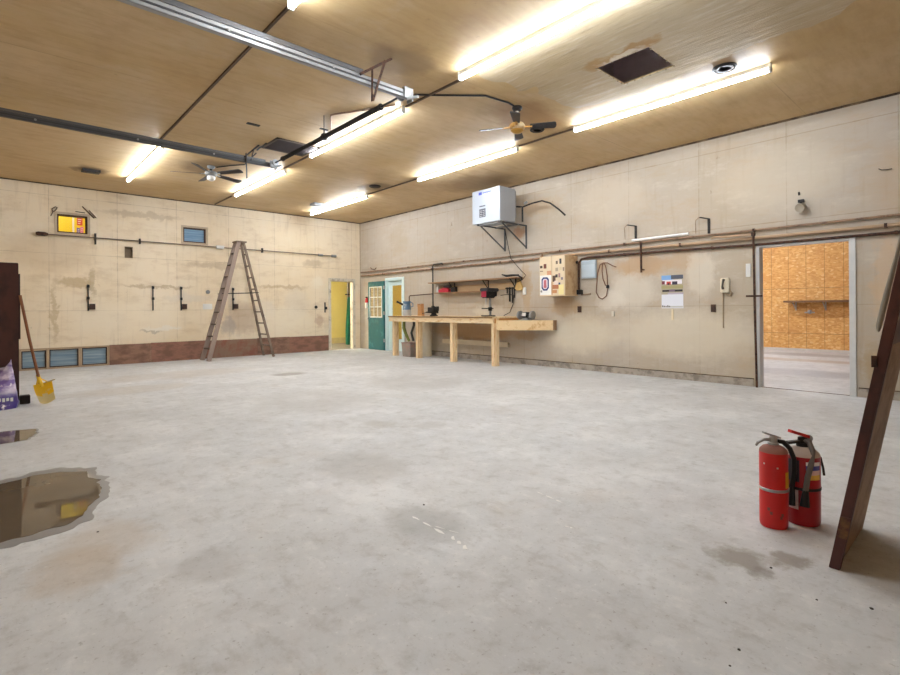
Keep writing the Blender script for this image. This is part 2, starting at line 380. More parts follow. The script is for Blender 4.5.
# ------------------------------------------------------------------ structure: floor, walls, ceiling
mb = MB(); mb.box((XL - 0.3, YF - 0.3, -0.12), (16.4, D + 5.2, 0.0))
floor = struct(mb, 'floor', M_floor, 'pale grey worn concrete floor running through the doorways', 'floor', origin=(0, 0, 0))
for x0_, y0_, x1_, y1_, w_, n_ in [(1.792, 2.31, 1.775, 2.0, 0.018, 3), (1.78, 1.96, 1.745, 1.79, 0.026, 3), (2.628, 2.06, 2.59, 1.81, 0.012, 3), (2.325, 1.63, 2.335, 1.57, 0.010, 2), (1.80, 2.12, 1.84, 1.95, 0.005, 2)]:
    m2 = MB()
    for k in range(n_):
        f0, f1 = (k + 0.05 * random.random()) / n_, (k + 0.7 + 0.3 * random.random()) / n_; pts = []
        for f, sg in [(f0, 0), (f0 * .7 + f1 * .3, 1), (f0 * .4 + f1 * .6, .7), (f1, 0), (f0 * .5 + f1 * .5, -.8), (f0 * .8 + f1 * .2, -1)]:
            o_ = w_ * sg * (0.5 + random.random()) * .6 + 0.004 * math.sin(k * 3)
            pts.append((x0_ + (x1_ - x0_) * f + o_, y0_ + (y1_ - y0_) * f + o_ * .6, 0.0006))
        m2.prism(pts, (0, 0, 0.001))
    o = m2.build('paint_scratch', mat('white_scrape', (226, 225, 222), 0.7, var=0.1), floor)
    o['label'] = 'white scrape mark on the concrete'

def holed(mb, axis, at, thick, u0, u1, z0, z1, holes):
    """wall slab with rectangular holes (u0,u1,z0,z1), as one welded grid of blocks"""
    us = sorted({u0, u1, *[h[0] for h in holes], *[h[1] for h in holes]}); zs = sorted({z0, z1, *[h[2] for h in holes], *[h[3] for h in holes]})
    for a, b in zip(us, us[1:]):
        for c, d in zip(zs, zs[1:]):
            um, zm = (a + b) / 2, (c + d) / 2
            if any(h[0] < um < h[1] and h[2] < zm < h[3] for h in holes): continue
            if axis == 'y': mb.box((a, at, c), (b, at + thick, d))
            else: mb.box((at, a, c), (at + thick, b, d))
    return mb
back_holes = [(1.015, 1.545, 2.90, 3.295), (3.46, 3.985, 2.90, 3.265), (2.245, 2.385, 2.44, 2.68), (7.475, 8.244, 0.0, 2.08), (0.02, 0.41, 0.03, 0.40), (0.42, 0.82, 0.03, 0.40), (0.87, 1.37, 0.03, 0.405), (1.43, 1.89, 0.03, 0.41)]
back_holes[4] = (-0.05, 0.36, 0.03, 0.40)
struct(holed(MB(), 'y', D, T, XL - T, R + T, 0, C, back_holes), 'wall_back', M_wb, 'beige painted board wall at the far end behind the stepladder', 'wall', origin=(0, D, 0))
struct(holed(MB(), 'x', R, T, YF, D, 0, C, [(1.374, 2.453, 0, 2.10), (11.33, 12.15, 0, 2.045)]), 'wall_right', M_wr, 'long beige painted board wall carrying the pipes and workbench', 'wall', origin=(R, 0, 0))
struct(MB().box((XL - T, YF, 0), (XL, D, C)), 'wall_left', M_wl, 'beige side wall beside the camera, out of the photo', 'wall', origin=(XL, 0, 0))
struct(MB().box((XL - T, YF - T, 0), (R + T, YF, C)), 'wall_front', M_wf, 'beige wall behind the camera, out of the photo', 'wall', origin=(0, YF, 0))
mb = MB()
xs = [XL - T, HX0, HX1, R + T]; ys = [YF - T, HY0, HY1, D + T]
for i in range(3):
    for j in range(3):
        if i == 1 and j == 1: continue
        mb.box((xs[i], ys[j], C), (xs[i + 1], ys[j + 1], C + 0.015))
ceiling = struct(mb, 'ceiling', M_ceil, 'tan plywood ceiling with bare plaster patch and square hatch hole', 'ceiling', origin=(0, 0, C))
# dark attic space seen through the hatch
mb = MB()
for a, b in (((HX0 - .3, HY0 - .3, C + .9), (HX1 + .3, HY1 + .3, C + 1.0)), ((HX0 - .35, HY0 - .3, C + .016), (HX0 - .3, HY1 + .3, C + 1)), ((HX1 + .3, HY0 - .3, C + .016), (HX1 + .35, HY1 + .3, C + 1)),
             ((HX0 - .35, HY0 - .35, C + .016), (HX1 + .35, HY0 - .3, C + 1)), ((HX0 - .35, HY1 + .3, C + .016), (HX1 + .35, HY1 + .35, C + 1))): mb.box(a, b)
mb.build('attic_cavity', mat('attic_dark', (215, 205, 212), 0.9), ceiling)
# plaster patch with ragged outline and a hole for the hatch
outline = [(4.12, 4.02), (4.35, 4.08), (4.55, 3.98), (4.84, 4.06), (4.9, 3.82), (5.15, 3.93), (5.42, 3.90), (5.65, 3.93), (5.89, 3.83), (5.95, 3.56), (6.02, 3.05), (5.98, 2.7), (5.95, 2.4), (5.86, 1.95), (5.8, 1.56), (5.84, 1.3), (5.83, 1.05), (5.6, 0.75), (5.2, 0.5), (4.12, 0.4)]
ragged = []
for i, p in enumerate(outline):
    q_ = outline[(i + 1) % len(outline)]; n = max(2, int(math.hypot(q_[0] - p[0], q_[1] - p[1]) / 0.04))
    for k in range(n):
        t = k / n; x = p[0] + (q_[0] - p[0]) * t; y = p[1] + (q_[1] - p[1]) * t
        a = 0.035 if k else 0
        ragged.append((x + a * mnoise.noise((x * 6, y * 6, 1.3)) * 1.6, y + a * mnoise.noise((x * 6, y * 6, 7.7)) * 1.6))
pb = MB(); bm = pb.bm
def loop(pts):
    vs = [bm.verts.new((x, y, C - 0.003)) for x, y in pts]
    return [bm.edges.new((vs[i], vs[(i + 1) % len(vs)])) for i in range(len(vs))]
es = loop(ragged) + loop([(HX0, HY0), (HX1, HY0), (HX1, HY1), (HX0, HY1)])
bmesh.ops.triangle_fill(bm, use_beauty=True, use_dissolve=False, edges=es)
ret = bmesh.ops.extrude_face_region(bm, geom=bm.faces[:])
bmesh.ops.translate(bm, verts=[g for g in ret['geom'] if isinstance(g, bmesh.types.BMVert)], vec=(0, 0, 0.0025))
o = pb.build('plaster_patch', M_plaster, ceiling); o['label'] = 'bare pale plaster where the ceiling board was stripped'
# chipped lip round the hatch
mb = MB()
for i in range(26):
    t = i / 26 * 4; e = int(t); f = t - e
    x, y = [(HX0 + f * (HX1 - HX0), HY1), (HX1, HY1 - f * (HY1 - HY0)), (HX1 - f * (HX1 - HX0), HY0), (HX0, HY0 + f * (HY1 - HY0))][e]
    s_ = 0.004 + 0.010 * random.random()
    mb.box((x - s_, y - s_, C - 0.012), (x + s_ * 0.6, y + s_ * 0.6, C - 0.003))
mb.build('chipped_lip', [mat('chipped_edge', (150, 132, 104), 0.8)], ceiling)

# seams / battens on the ceiling
M_batten = mat('dark_batten', (96, 78, 62), 0.6, 0.2)
for k_, (x_, y0_, y1_, lab_) in enumerate([(1.96, 4.18, 9.09, 'thin dark batten on the ceiling crossing under both door tracks'), (4.08, 4.19, 5.33, 'short batten on the ceiling joining two strip lights over the track end'),
    (4.10, 8.0, 9.16, 'short batten between strip lights under the ceiling grate'), (4.17, 12.2, 13.4, 'short batten on the ceiling near the top of the far wall'),
    (6.47, 4.29, 5.38, 'thin batten joining strip lights beside the gold hub fan'), (6.50, 8.05, 9.98, 'thin batten joining strip lights above the silver heater')]):
    struct(MB().box((x_ - 0.013, y0_, C - 0.022), (x_ + 0.013, y1_, C)), 'trim_%d' % (20 + k_), M_batten, lab_, 'trim')
# dark gap strips where walls meet the ceiling
M_gap = mat('dark_gap', (64, 48, 36), 0.8, var=0.4, scale=3, col2=(120, 98, 72), amt=0.55)
struct(MB().box((XL, D - 0.012, C - 0.022), (R, D, C)), 'trim_4', M_gap, 'dark gap strip along the top of the far wall', 'trim')
struct(MB().box((R - 0.012, YF, C - 0.028), (R, D, C)), 'trim_5', M_gap, 'dark gap strip along the top of the bench wall', 'trim')
struct(MB().box((R - 0.012, D - 0.012, 0), (R, D, C)), 'trim_6', mat('corner_line', (160, 138, 108), 0.8), 'vertical joint strip in the far corner', 'trim')
# kerb under the bench wall and brown plywood under the far wall
mb = MB(); mb.box((R - 0.03, 2.53, 0), (R, 11.22, 0.108)); mb.box((R - 0.03, YF, 0), (R, 1.29, 0.108)); mb.use(1); mb.box((R - 0.012, 2.53, 0.108), (R, 11.22, 0.122)); mb.box((R - 0.012, YF, 0.108), (R, 1.29, 0.122))
struct(mb, 'baseboard_right', [M_kerb, M_gap], 'stained concrete kerb along the foot of the bench wall', 'baseboard')
mb = MB(); x = 1.93
for i, w in enumerate([0.82, 1.3, 1.22, 0.9, 1.22]):
    x2 = min(x + w, 7.39); mb.use(i % 3); mb.box((x, D - 0.022, 0), (x2 - 0.006, D, 0.45 + 0.008 * (i % 2))); x = x2
struct(mb, 'baseboard_back', [M_brownply, mat('reddish_plywood', (150, 108, 92), 0.7, var=0.25, scale=3, col2=(124, 92, 76), amt=0.6, stretch=(1, 1, 2)), mat('dun_plywood', (142, 116, 98), 0.7, var=0.2, scale=3, col2=(140, 94, 78), amt=0.6)], 'brown plywood skirting boards along the far wall behind the ladder', 'baseboard')

# ------------------------------------------------------------------ other rooms beyond the openings
# store room with OSB wall
OX = 16.18
struct(MB().box((OX, -1.5, 0), (OX + 0.1, 7.5, 3.6)), 'wall_storeroom', M_osb, 'orange oriented strand board wall seen through the wide doorway', 'wall')
struct(MB().box((R + T, -1.6, 0), (OX, -1.5, 3.6)).box((R + T, 7.5, 0), (OX, 7.6, 3.6)), 'wall_storeroom_sides', M_osb, 'side walls of the strand board room beyond the doorway', 'wall')
struct(MB().box((R + T, -1.6, 3.6), (OX + 0.1, 7.6, 3.7)), 'ceiling_storeroom', M_white, 'white ceiling of the strand board room', 'ceiling')
struct(MB().box((OX - 0.02, -1.5, 0), (OX, 7.5, 0.07)), 'baseboard_storeroom', mat('pale_sill', (196, 192, 188), 0.6), 'pale strip at the foot of the strand board wall', 'baseboard')
# yellow room beyond the far door
mb = MB(); mb.box((6.2, 16.2, 0), (10.6, 16.3, 2.7)); mb.box((6.1, D + T, 0), (6.2, 16.3, 2.7)); mb.box((10.6, D + T, 0), (10.7, 16.3, 2.7))
struct(mb, 'wall_yellow_room', M_yel, 'yellow wall of the room behind the far doorway', 'wall')
struct(MB().box((6.1, D + T, 2.7), (10.7, 16.3, 2.8)), 'ceiling_yellow_room', M_white, 'white ceiling of the yellow room', 'ceiling')
struct(MB().box((6.2, D + 0.02, 0), (10.6, 16.17, 0.004)), 'floor_yellow_room', mat('dull_grey_floor', (118, 112, 102), 0.7, var=0.25, scale=4), 'dull grey floor inside the yellow room', 'floor')
struct(MB().box((6.2, 16.17, 0), (10.6, 16.2, 0.2)), 'baseboard_yellow_room', mat('pale_yellow_board', (204, 190, 140), 0.6), 'pale skirting under the yellow wall beyond the doorway', 'baseboard')
# passage beyond the corner door
mb = MB(); mb.box((10.2, 9.4, 0), (10.3, D, 2.7)); mb.box((R + T, 9.3, 0), (10.3, 9.4, 2.7)); mb.box((R + T, D, 0), (10.6, D + 0.1, 2.7))
struct(mb, 'wall_passage', mat('ochre_paint', (220, 192, 104), 0.6, var=0.08, scale=2), 'ochre yellow wall of the passage behind the white framed door', 'wall')
struct(MB().box((R + T, 9.3, 2.7), (10.3, D + 0.1, 2.8)), 'ceiling_passage', M_white, 'white ceiling of the passage behind the corner door', 'ceiling')
# little yellow loft room behind the high window
mb = MB(); mb.box((0.4, D + 1.2, 2.4), (2.2, D + 1.25, 3.8)); mb.box((0.4, D + T, 2.4), (0.45, D + 1.2, 3.8)); mb.box((2.15, D + T, 2.4), (2.2, D + 1.2, 3.8)); mb.box((0.4, D + T, 2.35), (2.2, D + 1.25, 2.4)); mb.box((0.4, D + T, 3.8), (2.2, D + 1.25, 3.85))
struct(mb, 'wall_loft', M_bright_yel, 'bright yellow wall of the small room behind the high window', 'wall')

# lamps added out of view to light those rooms
def emis(name, col, power):
    q = NT(name); q.b.inputs['Emission Color'].default_value = (*col, 1); q.b.inputs['Emission Strength'].default_value = power; q.b.inputs['Base Color'].default_value = (0.9, 0.9, 0.9, 1)
    return q.m
M_tube = emis('lit_led_diffuser', (0.90, 0.975, 1.06), TUBE_POWER)
M_added_lamp = emis('added_room_light', (1.0, 0.95, 0.88), 30)
def added_room_lamp(a, b, label, m=None):
    t = thing('added_lamp', ((a[0] + b[0]) / 2, (a[1] + b[1]) / 2, b[2]), label, 'lamp')
    MB().box((a[0] - .02, a[1] - .02, b[2] - 0.03), (b[0] + .02, b[1] + .02, b[2])).build('housing', M_white, t)
    MB().box((a[0], a[1], a[2]), (b[0], b[1], b[2] - 0.03)).build('diffuser', m or M_added_lamp, t)
added_room_lamp((10.4, 3.6, 3.53), (10.5, 6.6, 3.6), 'added unseen strip lamp on the white ceiling of the strand board room', emis('added_store_light', (0.92, 0.98, 1.06), 22))
added_room_lamp((13.6, 3.6, 3.53), (13.7, 6.6, 3.6), 'second added unseen lamp deeper in the strand board room', emis('added_store_light_two', (0.92, 0.98, 1.06), 22))
added_room_lamp((6.5, 14.8, 2.64), (7.1, 15.4, 2.7), 'added unseen square lamp on the yellow room ceiling', emis('added_yellow_room_light', (1, 0.97, 0.93), 26))
added_room_lamp((9.0, 11.0, 2.64), (9.3, 11.3, 2.7), 'added unseen square lamp on the ceiling of the passage by the corner', emis('added_passage_light', (1, 0.97, 0.92), 42))
added_room_lamp((0.9, D + 0.5, 3.74), (1.4, D + 0.8, 3.8), 'added unseen lamp inside the little yellow loft room', emis('added_loft_light', (0.92, 0.98, 1.05), 4.5))

# ------------------------------------------------------------------ windows and doors
M_glass = NT('clear_pane'); M_glass.b.inputs['Transmission Weight'].default_value = 1.0; M_glass.b.inputs['Roughness'].default_value = 0.03; M_glass.b.inputs['IOR'].default_value = 1.1; M_glass = M_glass.m
def bluepane(name, a, b_):
    q = NT(name); p = q.pos(); g = q.noise(q.scaled(p, (0.5, 1, 9)), 3.0, 4)
    q.col(q.mix(q.mapr(g, 0.35, 0.7), lin(*a), lin(*b_))); q.set(0.15, 0, 0.5); return q.m
M_bluep = bluepane('blue_grey_pane', (104, 142, 176), (136, 172, 200))
M_lowp = bluepane('slate_blue_pane', (112, 140, 160), (156, 176, 188))
M_frame = mat('dark_brown_frame', (74, 54, 44), 0.6, var=0.2)
M_frametan = mat('tan_frame', (176, 152, 124), 0.6, var=0.15)
def window(name, x0, x1, z0, z1, pane, framem, fw, label, setback=0.05):
    t = thing(name, ((x0 + x1) / 2, D, z0), label, 'window'); t['kind'] = 'structure'
    mb = MB(); y0, y1 = D + 0.02, D + T
    mb.box((x0, y0, z0), (x0 + fw, y1, z1)); mb.box((x1 - fw, y0, z0), (x1, y1, z1)); mb.box((x0, y0, z0), (x1, y1, z0 + fw)); mb.box((x0, y0, z1 - fw), (x1, y1, z1))
    mb.build('window_frame', framem, t)
    MB().box((x0 + fw, D + setback, z0 + fw), (x1 - fw, D + setback + 0.008, z1 - fw)).build('pane', pane, t)
    return t
window('window_1', 1.015, 1.545, 2.90, 3.295, M_glass, M_frame, 0.028, 'small high window showing bright yellow wall and posters', 0.09)
window('window_2', 3.46, 3.985, 2.90, 3.265, M_bluep, M_frame, 0.03, 'small high blue pane window above the stepladder top', 0.07)
window('window_3', -0.05, 0.36, 0.03, 0.40, M_lowp, M_frame, 0.02, 'low floor level pane mostly behind the brown steel cabinet')
window('window_4', 0.42, 0.82, 0.03, 0.40, M_lowp, M_frame, 0.02, 'low floor level blue pane just behind the yellow scoop handle')
window('window_5', 0.87, 1.37, 0.03, 0.405, M_lowp, M_frame, 0.02, 'middle low blue pane at floor level in the far wall')
window('window_6', 1.43, 1.89, 0.03, 0.41, M_lowp, M_frame, 0.02, 'low blue pane at floor level beside the brown plywood skirting')
mb = MB(); mb.box((-0.1, D - 0.02, 0), (1.93, D, 0.03)); mb.box((-0.1, D - 0.015, 0.41), (1.93, D, 0.445))
for a, b in ((0.365, 0.415), (0.825, 0.865), (1.375, 1.425), (1.895, 1.925)): mb.box((a, D - 0.015, 0.03), (b, D, 0.41))
struct(mb, 'trim_7', M_frametan, 'tan battens framing the row of low floor level panes', 'trim')
# casing of the two high windows
for k, (x0, x1, z0, z1, lab) in enumerate([(1.015, 1.545, 2.90, 3.295, 'pale casing round the high yellow window'), (3.46, 3.985, 2.90, 3.265, 'pale casing round the high blue window')]):
    w = 0.045; mb = MB()
    mb.box((x0 - w, D - 0.012, z0 - w), (x1 + w, D, z0)); mb.box((x0 - w, D - 0.012, z1), (x1 + w, D, z1 + w)); mb.box((x0 - w, D - 0.012, z0), (x0, D, z1)); mb.box((x1, D - 0.012, z0), (x1 + w, D, z1))
    struct(mb, 'trim_%d' % (8 + k), mat('faded_casing', (190, 172, 148), 0.6), lab, 'trim')
# posters on the loft wall
for x0, z0, w, h, colr, lab in ((1.475, 3.25, 0.11, 0.19, (214, 96, 70), 'red and orange poster on the yellow loft wall'), (1.47, 3.04, 0.065, 0.15, (130, 110, 180), 'purple poster low on the yellow loft wall'), (1.54, 3.04, 0.06, 0.18, (226, 120, 170), 'pink poster low on the yellow loft wall')):
    mb = MB(); y = D + 1.2; mb.box((x0, y - 0.004, z0), (x0 + w, y, z0 + h)); mb.use(1)
    for j in range(3): mb.box((x0 + 0.02, y - 0.006, z0 + h * (0.2 + 0.25 * j)), (x0 + w * (0.6 + 0.1 * j), y - 0.004, z0 + h * (0.28 + 0.25 * j)))
    tag(mb.build('poster', [mat('poster_%d' % colr[0] + str(colr[1]), colr, 0.5), M_white]), lab, 'poster')
MB_ = MB()
MB_.box((1.39, D + 1.192, 2.75), (1.425, D + 1.2, 3.50))
tag(MB_.build('paper_strip', M_white), 'white paper strip on the yellow loft wall', 'strip')
# bits of wire and stick stuck above the yellow window
t = tag(MB().tube([(0.91, D - 0.02, 3.23), (0.945, D - 0.03, 3.31), (0.93, D - 0.03, 3.38), (0.985, D - 0.03, 3.43), (1.02, D - 0.02, 3.42), (0.99, D - 0.03, 3.36), (0.95, D - 0.02, 3.32)], 0.009, 6).build('bent_wire', M_rust, smooth=True), 'bent rusty wire at the upper left of the yellow window', 'wire')
tag(MB().tube([(1.45, D - 0.02, 3.50), (1.66, D - 0.02, 3.27)], 0.011, 6).build('wood_strip', M_rust), 'longer thin brown strip slanting above the yellow window', 'strip')
tag(MB().tube([(1.57, D - 0.02, 3.43), (1.70, D - 0.02, 3.28)], 0.009, 6).build('wood_strip', M_rust), 'shorter brown strip slanting right of the yellow window', 'strip')
tag(MB().tube([(1.33, D - 0.02, 3.375), (1.50, D - 0.02, 3.365)], 0.009, 6).build('wood_strip', M_dark), 'short dark strip lying along the top of the yellow window', 'strip')
# square recess in far wall
mb = MB(); mb.box((2.245, D + 0.10, 2.44), (2.385, D + T, 2.68)); mb.box((2.235, D - 0.006, 2.43), (2.245, D + 0.1, 2.69)); mb.box((2.385, D - 0.006, 2.43), (2.395, D + 0.1, 2.69)); mb.box((2.245, D - 0.006, 2.43), (2.385, D + 0.1, 2.44)); mb.box((2.245, D - 0.006, 2.68), (2.385, D + 0.1, 2.69))
tag(mb.build('vent_box', mat('tan_recess', (150, 128, 102), 0.7)), 'small open square vent box in the far wall under the pipe', 'vent')

# far doorway trim, door, lock
mb = MB(); w = 0.075
mb.box((7.40, D - 0.018, 0), (7.475, D, 2.155)); mb.box((8.244, D - 0.018, 0), (8.31, D, 2.155)); mb.box((7.475, D - 0.018, 2.08), (8.244, D, 2.155))
mb.box((7.475, D, 0), (7.49, D + T, 2.08)); mb.box((8.229, D, 0), (8.244, D + T, 2.08)); mb.box((7.49, D, 2.065), (8.229, D + T, 2.08))
struct(mb, 'trim_10', M_offwhite, 'aged white casing of the doorway in the far wall', 'trim')
# green cloth hanging inside the doorway
def hanging(name, cx, y, z0, z1, w, colr, label, cat):
    bm_ = MB(); n, mrows = 14, 16
    grid = []
    for j in range(mrows + 1):
        v_ = j / mrows; row = []
        for i in range(n + 1):
            u_ = i / n; ww = w * (0.55 + 0.6 * v_ ** 0.6 if v_ < 0.7 else 1.03 - 0.15 * (v_ - 0.7))
            row.append(bm_.bm.verts.new((cx + (u_ - 0.5) * ww, y + 0.035 * math.sin(u_ * 15 + v_ * 2) * (0.4 + v_), z1 + (z0 - z1) * v_ - 0.03 * abs(u_ - 0.5) * (1 - v_))))
        grid.append(row)
    for j in range(mrows):
        for i in range(n): bm_.bm.faces.new((grid[j][i], grid[j][i + 1], grid[j + 1][i + 1], grid[j + 1][i]))
    bmesh.ops.solidify(bm_.bm, geom=bm_.bm.faces[:], thickness=0.012)
    return tag(bm_.build(name, mat(name + '_cloth', colr, 0.85, var=0.25, scale=5), smooth=True), label, cat)
struct(MB().box((8.95, 15.0, 0), (10.6, 15.08, 2.7)), 'wall_partition', mat('grey_partition', (120, 116, 108), 0.7), 'grey partition at the right inside the yellow room', 'wall')
MB_ = MB().box((8.42, 14.25, 1.68), (8.76, 14.30, 1.72)); MB_.box((8.72, D + T, 1.68), (8.76, 14.30, 1.72))
tag(MB_.build('coat_rail', M_dark), 'dark rail bracket just inside the far doorway', 'rail')
hanging('green_coat', 8.57, 14.27, 0.08, 1.62, 0.26, (52, 140, 116), 'green coat hanging just inside the far doorway', 'coat')
tag(MB().box((7.262, D - 0.03, 1.13), (7.288, D, 1.43)).box((7.245, D - 0.05, 1.22), (7.33, D - 0.03, 1.30)).build('door_latch', M_black), 'black vertical bar latch left of the far doorway', 'latch')
tag(MB().lathe((6.99, D, 1.29), [(0.045, 0), (0.045, 0.02), (0.025, 0.03), (0.0, 0.03)], (0, -1, 0), 14).build('wall_socket', M_dark), 'small round dark socket further left of the black latch', 'socket')

# teal half-glazed door folded flat on the bench wall
M_teal = mat('teal_paint', (38, 104, 108), 0.45, var=0.18, scale=4, col2=(60, 128, 130), amt=0.3)
DX0, DX1, DY0, DY1 = R - 0.065, R - 0.022, 12.155, 12.985
t = thing('door_1', (R - 0.04, 12.57, 0.01), 'teal half glazed door swung open against the corner wall', 'door'); t['kind'] = 'structure'
mb = MB()
mb.box((DX0, DY0, 0.012), (DX1, DY1, 1.0)); mb.box((DX0, DY0, 1.0), (DX1, DY0 + 0.12, 2.04)); mb.box((DX0, DY1 - 0.12, 1.0), (DX1, DY1, 2.04)); mb.box((DX0, DY0 + 0.12, 1.86), (DX1, DY1 - 0.12, 2.04))
mb.build('door_leaf', M_teal, t, bevel=0.004)
mb = MB(); y0, y1, z0, z1 = DY0 + 0.12, DY1 - 0.12, 1.0, 1.86
mb.box((DX0 - 0.008, y0 - 0.03, z0 - 0.03), (DX0, y1 + 0.03, z0)); mb.box((DX0 - 0.008, y0 - 0.03, z1), (DX0, y1 + 0.03, z1 + 0.03)); mb.box((DX0 - 0.008, y0 - 0.03, z0), (DX0, y0, z1)); mb.box((DX0 - 0.008, y1, z0), (DX0, y1 + 0.03, z1))
for k in (1, 2): mb.box((DX0 - 0.006, y0 + (y1 - y0) * k / 3 - 0.012, z0), (DX0 + 0.004, y0 + (y1 - y0) * k / 3 + 0.012, z1)); mb.box((DX0 - 0.006, y0, z0 + (z1 - z0) * k / 3 - 0.012), (DX0 + 0.004, y1, z0 + (z1 - z0) * k / 3 + 0.012))
mb.build('glazing_bars', M_white, t)
MB().box((DX0 + 0.012, y0, z0), (DX0 + 0.02, y1, z1)).build('pane', bluepane('dusty_pane', (146, 128, 98), (186, 168, 136)), t)
MB().lathe((DX0, DY1 - 0.06, 0.93), [(0.012, 0), (0.012, 0.03), (0.028, 0.045), (0.028, 0.065), (0, 0.075)], (-1, 0, 0), 14).build('door_knob', M_galv, t, smooth=True)
for z in (0.25, 1.05, 1.8): MB().box((DX0 - 0.01, DY0 - 0.02, z), (DX1, DY0 + 0.02, z + 0.1)).build('hinge', M_galv, t)
mb = MB()
mb.box((R - 0.02, 12.15, 0), (R, 12.155, 2.1)); mb.box((R - 0.02, 11.25, 0), (R, 11.33, 2.12)); mb.box((R - 0.02, 11.33, 2.045), (R, 12.15, 2.12))
mb.box((R, 12.13, 0), (R + T, 12.15, 2.045)); mb.box((R, 11.33, 0), (R + T, 11.35, 2.045)); mb.box((R, 11.35, 2.025), (R + T, 12.13, 2.045))
M_icewhite = mat('cool_white_paint', (214, 232, 230), 0.45, var=0.06)
struct(mb, 'trim_11', M_icewhite, 'cool white casing of the corner doorway behind the bench end', 'trim')
t = thing('door_2', (R + 0.12, 11.74, 0), 'white narrow door with tall glass pane filling the corner doorway', 'door'); t['kind'] = 'structure'
mb = MB(); a, b = R + 0.09, R + 0.13
mb.box((a, 11.352, 0.01), (b, 11.50, 2.02)); mb.box((a, 11.98, 0.01), (b, 12.128, 2.02)); mb.box((a, 11.50, 0.01), (b, 11.98, 0.35)); mb.box((a, 11.50, 1.90), (b, 11.98, 2.02))
mb.build('door_leaf', M_icewhite, t)
MB().box((a + 0.012, 11.50, 0.35), (a + 0.02, 11.98, 1.90)).build('pane', M_glass, t)
MB().box((a - 0.03, 11.40, 0.95), (a, 11.43, 1.12)).build('door_handle', M_galv, t)
tag(MB().box((9.99, 11.1, 0.0), (10.199, 11.9, 2.05)).build('blue_panel', mat('sky_blue_paint', (96, 160, 176), 0.5)), 'sky blue panel on the ochre passage wall behind the glass door', 'panel')

# wide doorway to the store room: steel channel frame
mb = MB()
for y0, y1 in ((2.453, 2.487), (1.312, 1.374)):
    mb.box((R - 0.02, y0, 0), (R, y1, 2.15)); 
mb.box((R - 0.02, 1.374, 2.10), (R, 2.453, 2.14))
mb.box((R - 0.02, 2.445, 0), (R + T, 2.453, 2.10)); mb.box((R - 0.02, 1.374, 0), (R + T, 1.382, 2.10)); mb.box((R - 0.02, 1.382, 2.09), (R + T, 2.445, 2.10))
struct(mb, 'trim_12', mat('steel_grey_frame', (206, 207, 206), 0.45, 0.15, var=0.12), 'grey steel channel frame of the wide doorway', 'trim')
struct(MB().box((R, 1.385, 0), (R + 0.03, 2.44, 0.004)), 'trim_13', M_gap, 'thin dark threshold line across the wide doorway', 'trim')
# shelf, mop hook on the OSB wall
t = thing('wall_shelf', (OX, 2.9, 1.33), 'long dark shelf across the strand board wall in the next room', 'shelf')
MB().box((OX - 0.40, 1.7, 1.315), (OX, 3.98, 1.365)).build('board', mat('shelf_board_with_shadow', (112, 80, 54), 0.7), t)  # board drawn thicker and darker, taking in the shadow below it
for y in (3.78, 3.12, 2.55, 2.0):
    MB().bar((OX - 0.015, y, 1.10), (OX - 0.015, y, 1.335), 0.03, 0.03).bar((OX - 0.02, y, 1.12), (OX - 0.34, y, 1.32), 0.02, 0.02).build('shelf_bracket', M_greywhite, t)
tag(MB().lathe((OX, 3.47, 1.06), [(0.055, 0), (0.05, 0.05), (0.02, 0.06), (0.02, 0.1), (0, 0.1)], (-1, 0, 0), 14).box((OX - 0.04, 3.36, 1.03), (OX, 3.58, 1.06)).build('wall_tap', M_galv), 'grey tap fitting on the strand board wall under the shelf', 'tap')

# ------------------------------------------------------------------ ceiling strip lights
def strip_light(x, y0, y1, label):
    t = thing('strip_light', (x, (y0 + y1) / 2, C), label, 'strip light', 'ceiling strip lights')
    mb = MB(); mb.box((x - 0.024, y0, C - 0.05), (x + 0.024, y1, C)); mb.build('housing', mat('white_light_housing', (196, 194, 190), 0.45, var=0.04), t, bevel=0.004)
    n = 14; prof = [(x + 0.027 * math.cos(a_), C - 0.066 - 0.026 * math.sin(a_)) for a_ in [-0.6 + (PI + 1.2) * k / n for k in range(n + 1)]]
    MB().prism([(px, y0 + 0.02, pz) for px, pz in prof], (0, y1 - y0 - 0.04, 0)).build('diffuser', M_tube, t, smooth=True)
    for ya, yb in ((y0 - 0.006, y0 + 0.02), (y1 - 0.02, y1 + 0.006)): MB().box((x - 0.029, ya, C - 0.094), (x + 0.029, yb, C)).build('end_cap', M_white, t, bevel=0.003)
strip_light(1.93, 1.45, 4.16, 'strip light cut off by the top edge above the silver door track')
strip_light(2.03, 9.10, 11.85, 'strip light alone in front of the far wall, left of the ceiling fan')
strip_light(4.13, 9.18, 11.82, 'strip light behind the dark louvred ceiling grate, near the small bowl fan')
strip_light(4.05, 5.35, 7.98, 'strip light running beside the black spring shaft')
strip_light(3.97, 1.45, 4.17, 'long bright strip light overhead, leaving the top edge beside the plaster patch')
strip_light(6.50, 10.0, 12.80, 'strip light nearest the far corner of the room')
strip_light(6.45, 5.40, 8.03, 'strip light in front of the silver unit heater')
strip_light(6.41, 1.72, 4.27, 'strip light between the open hatch and the right wall')

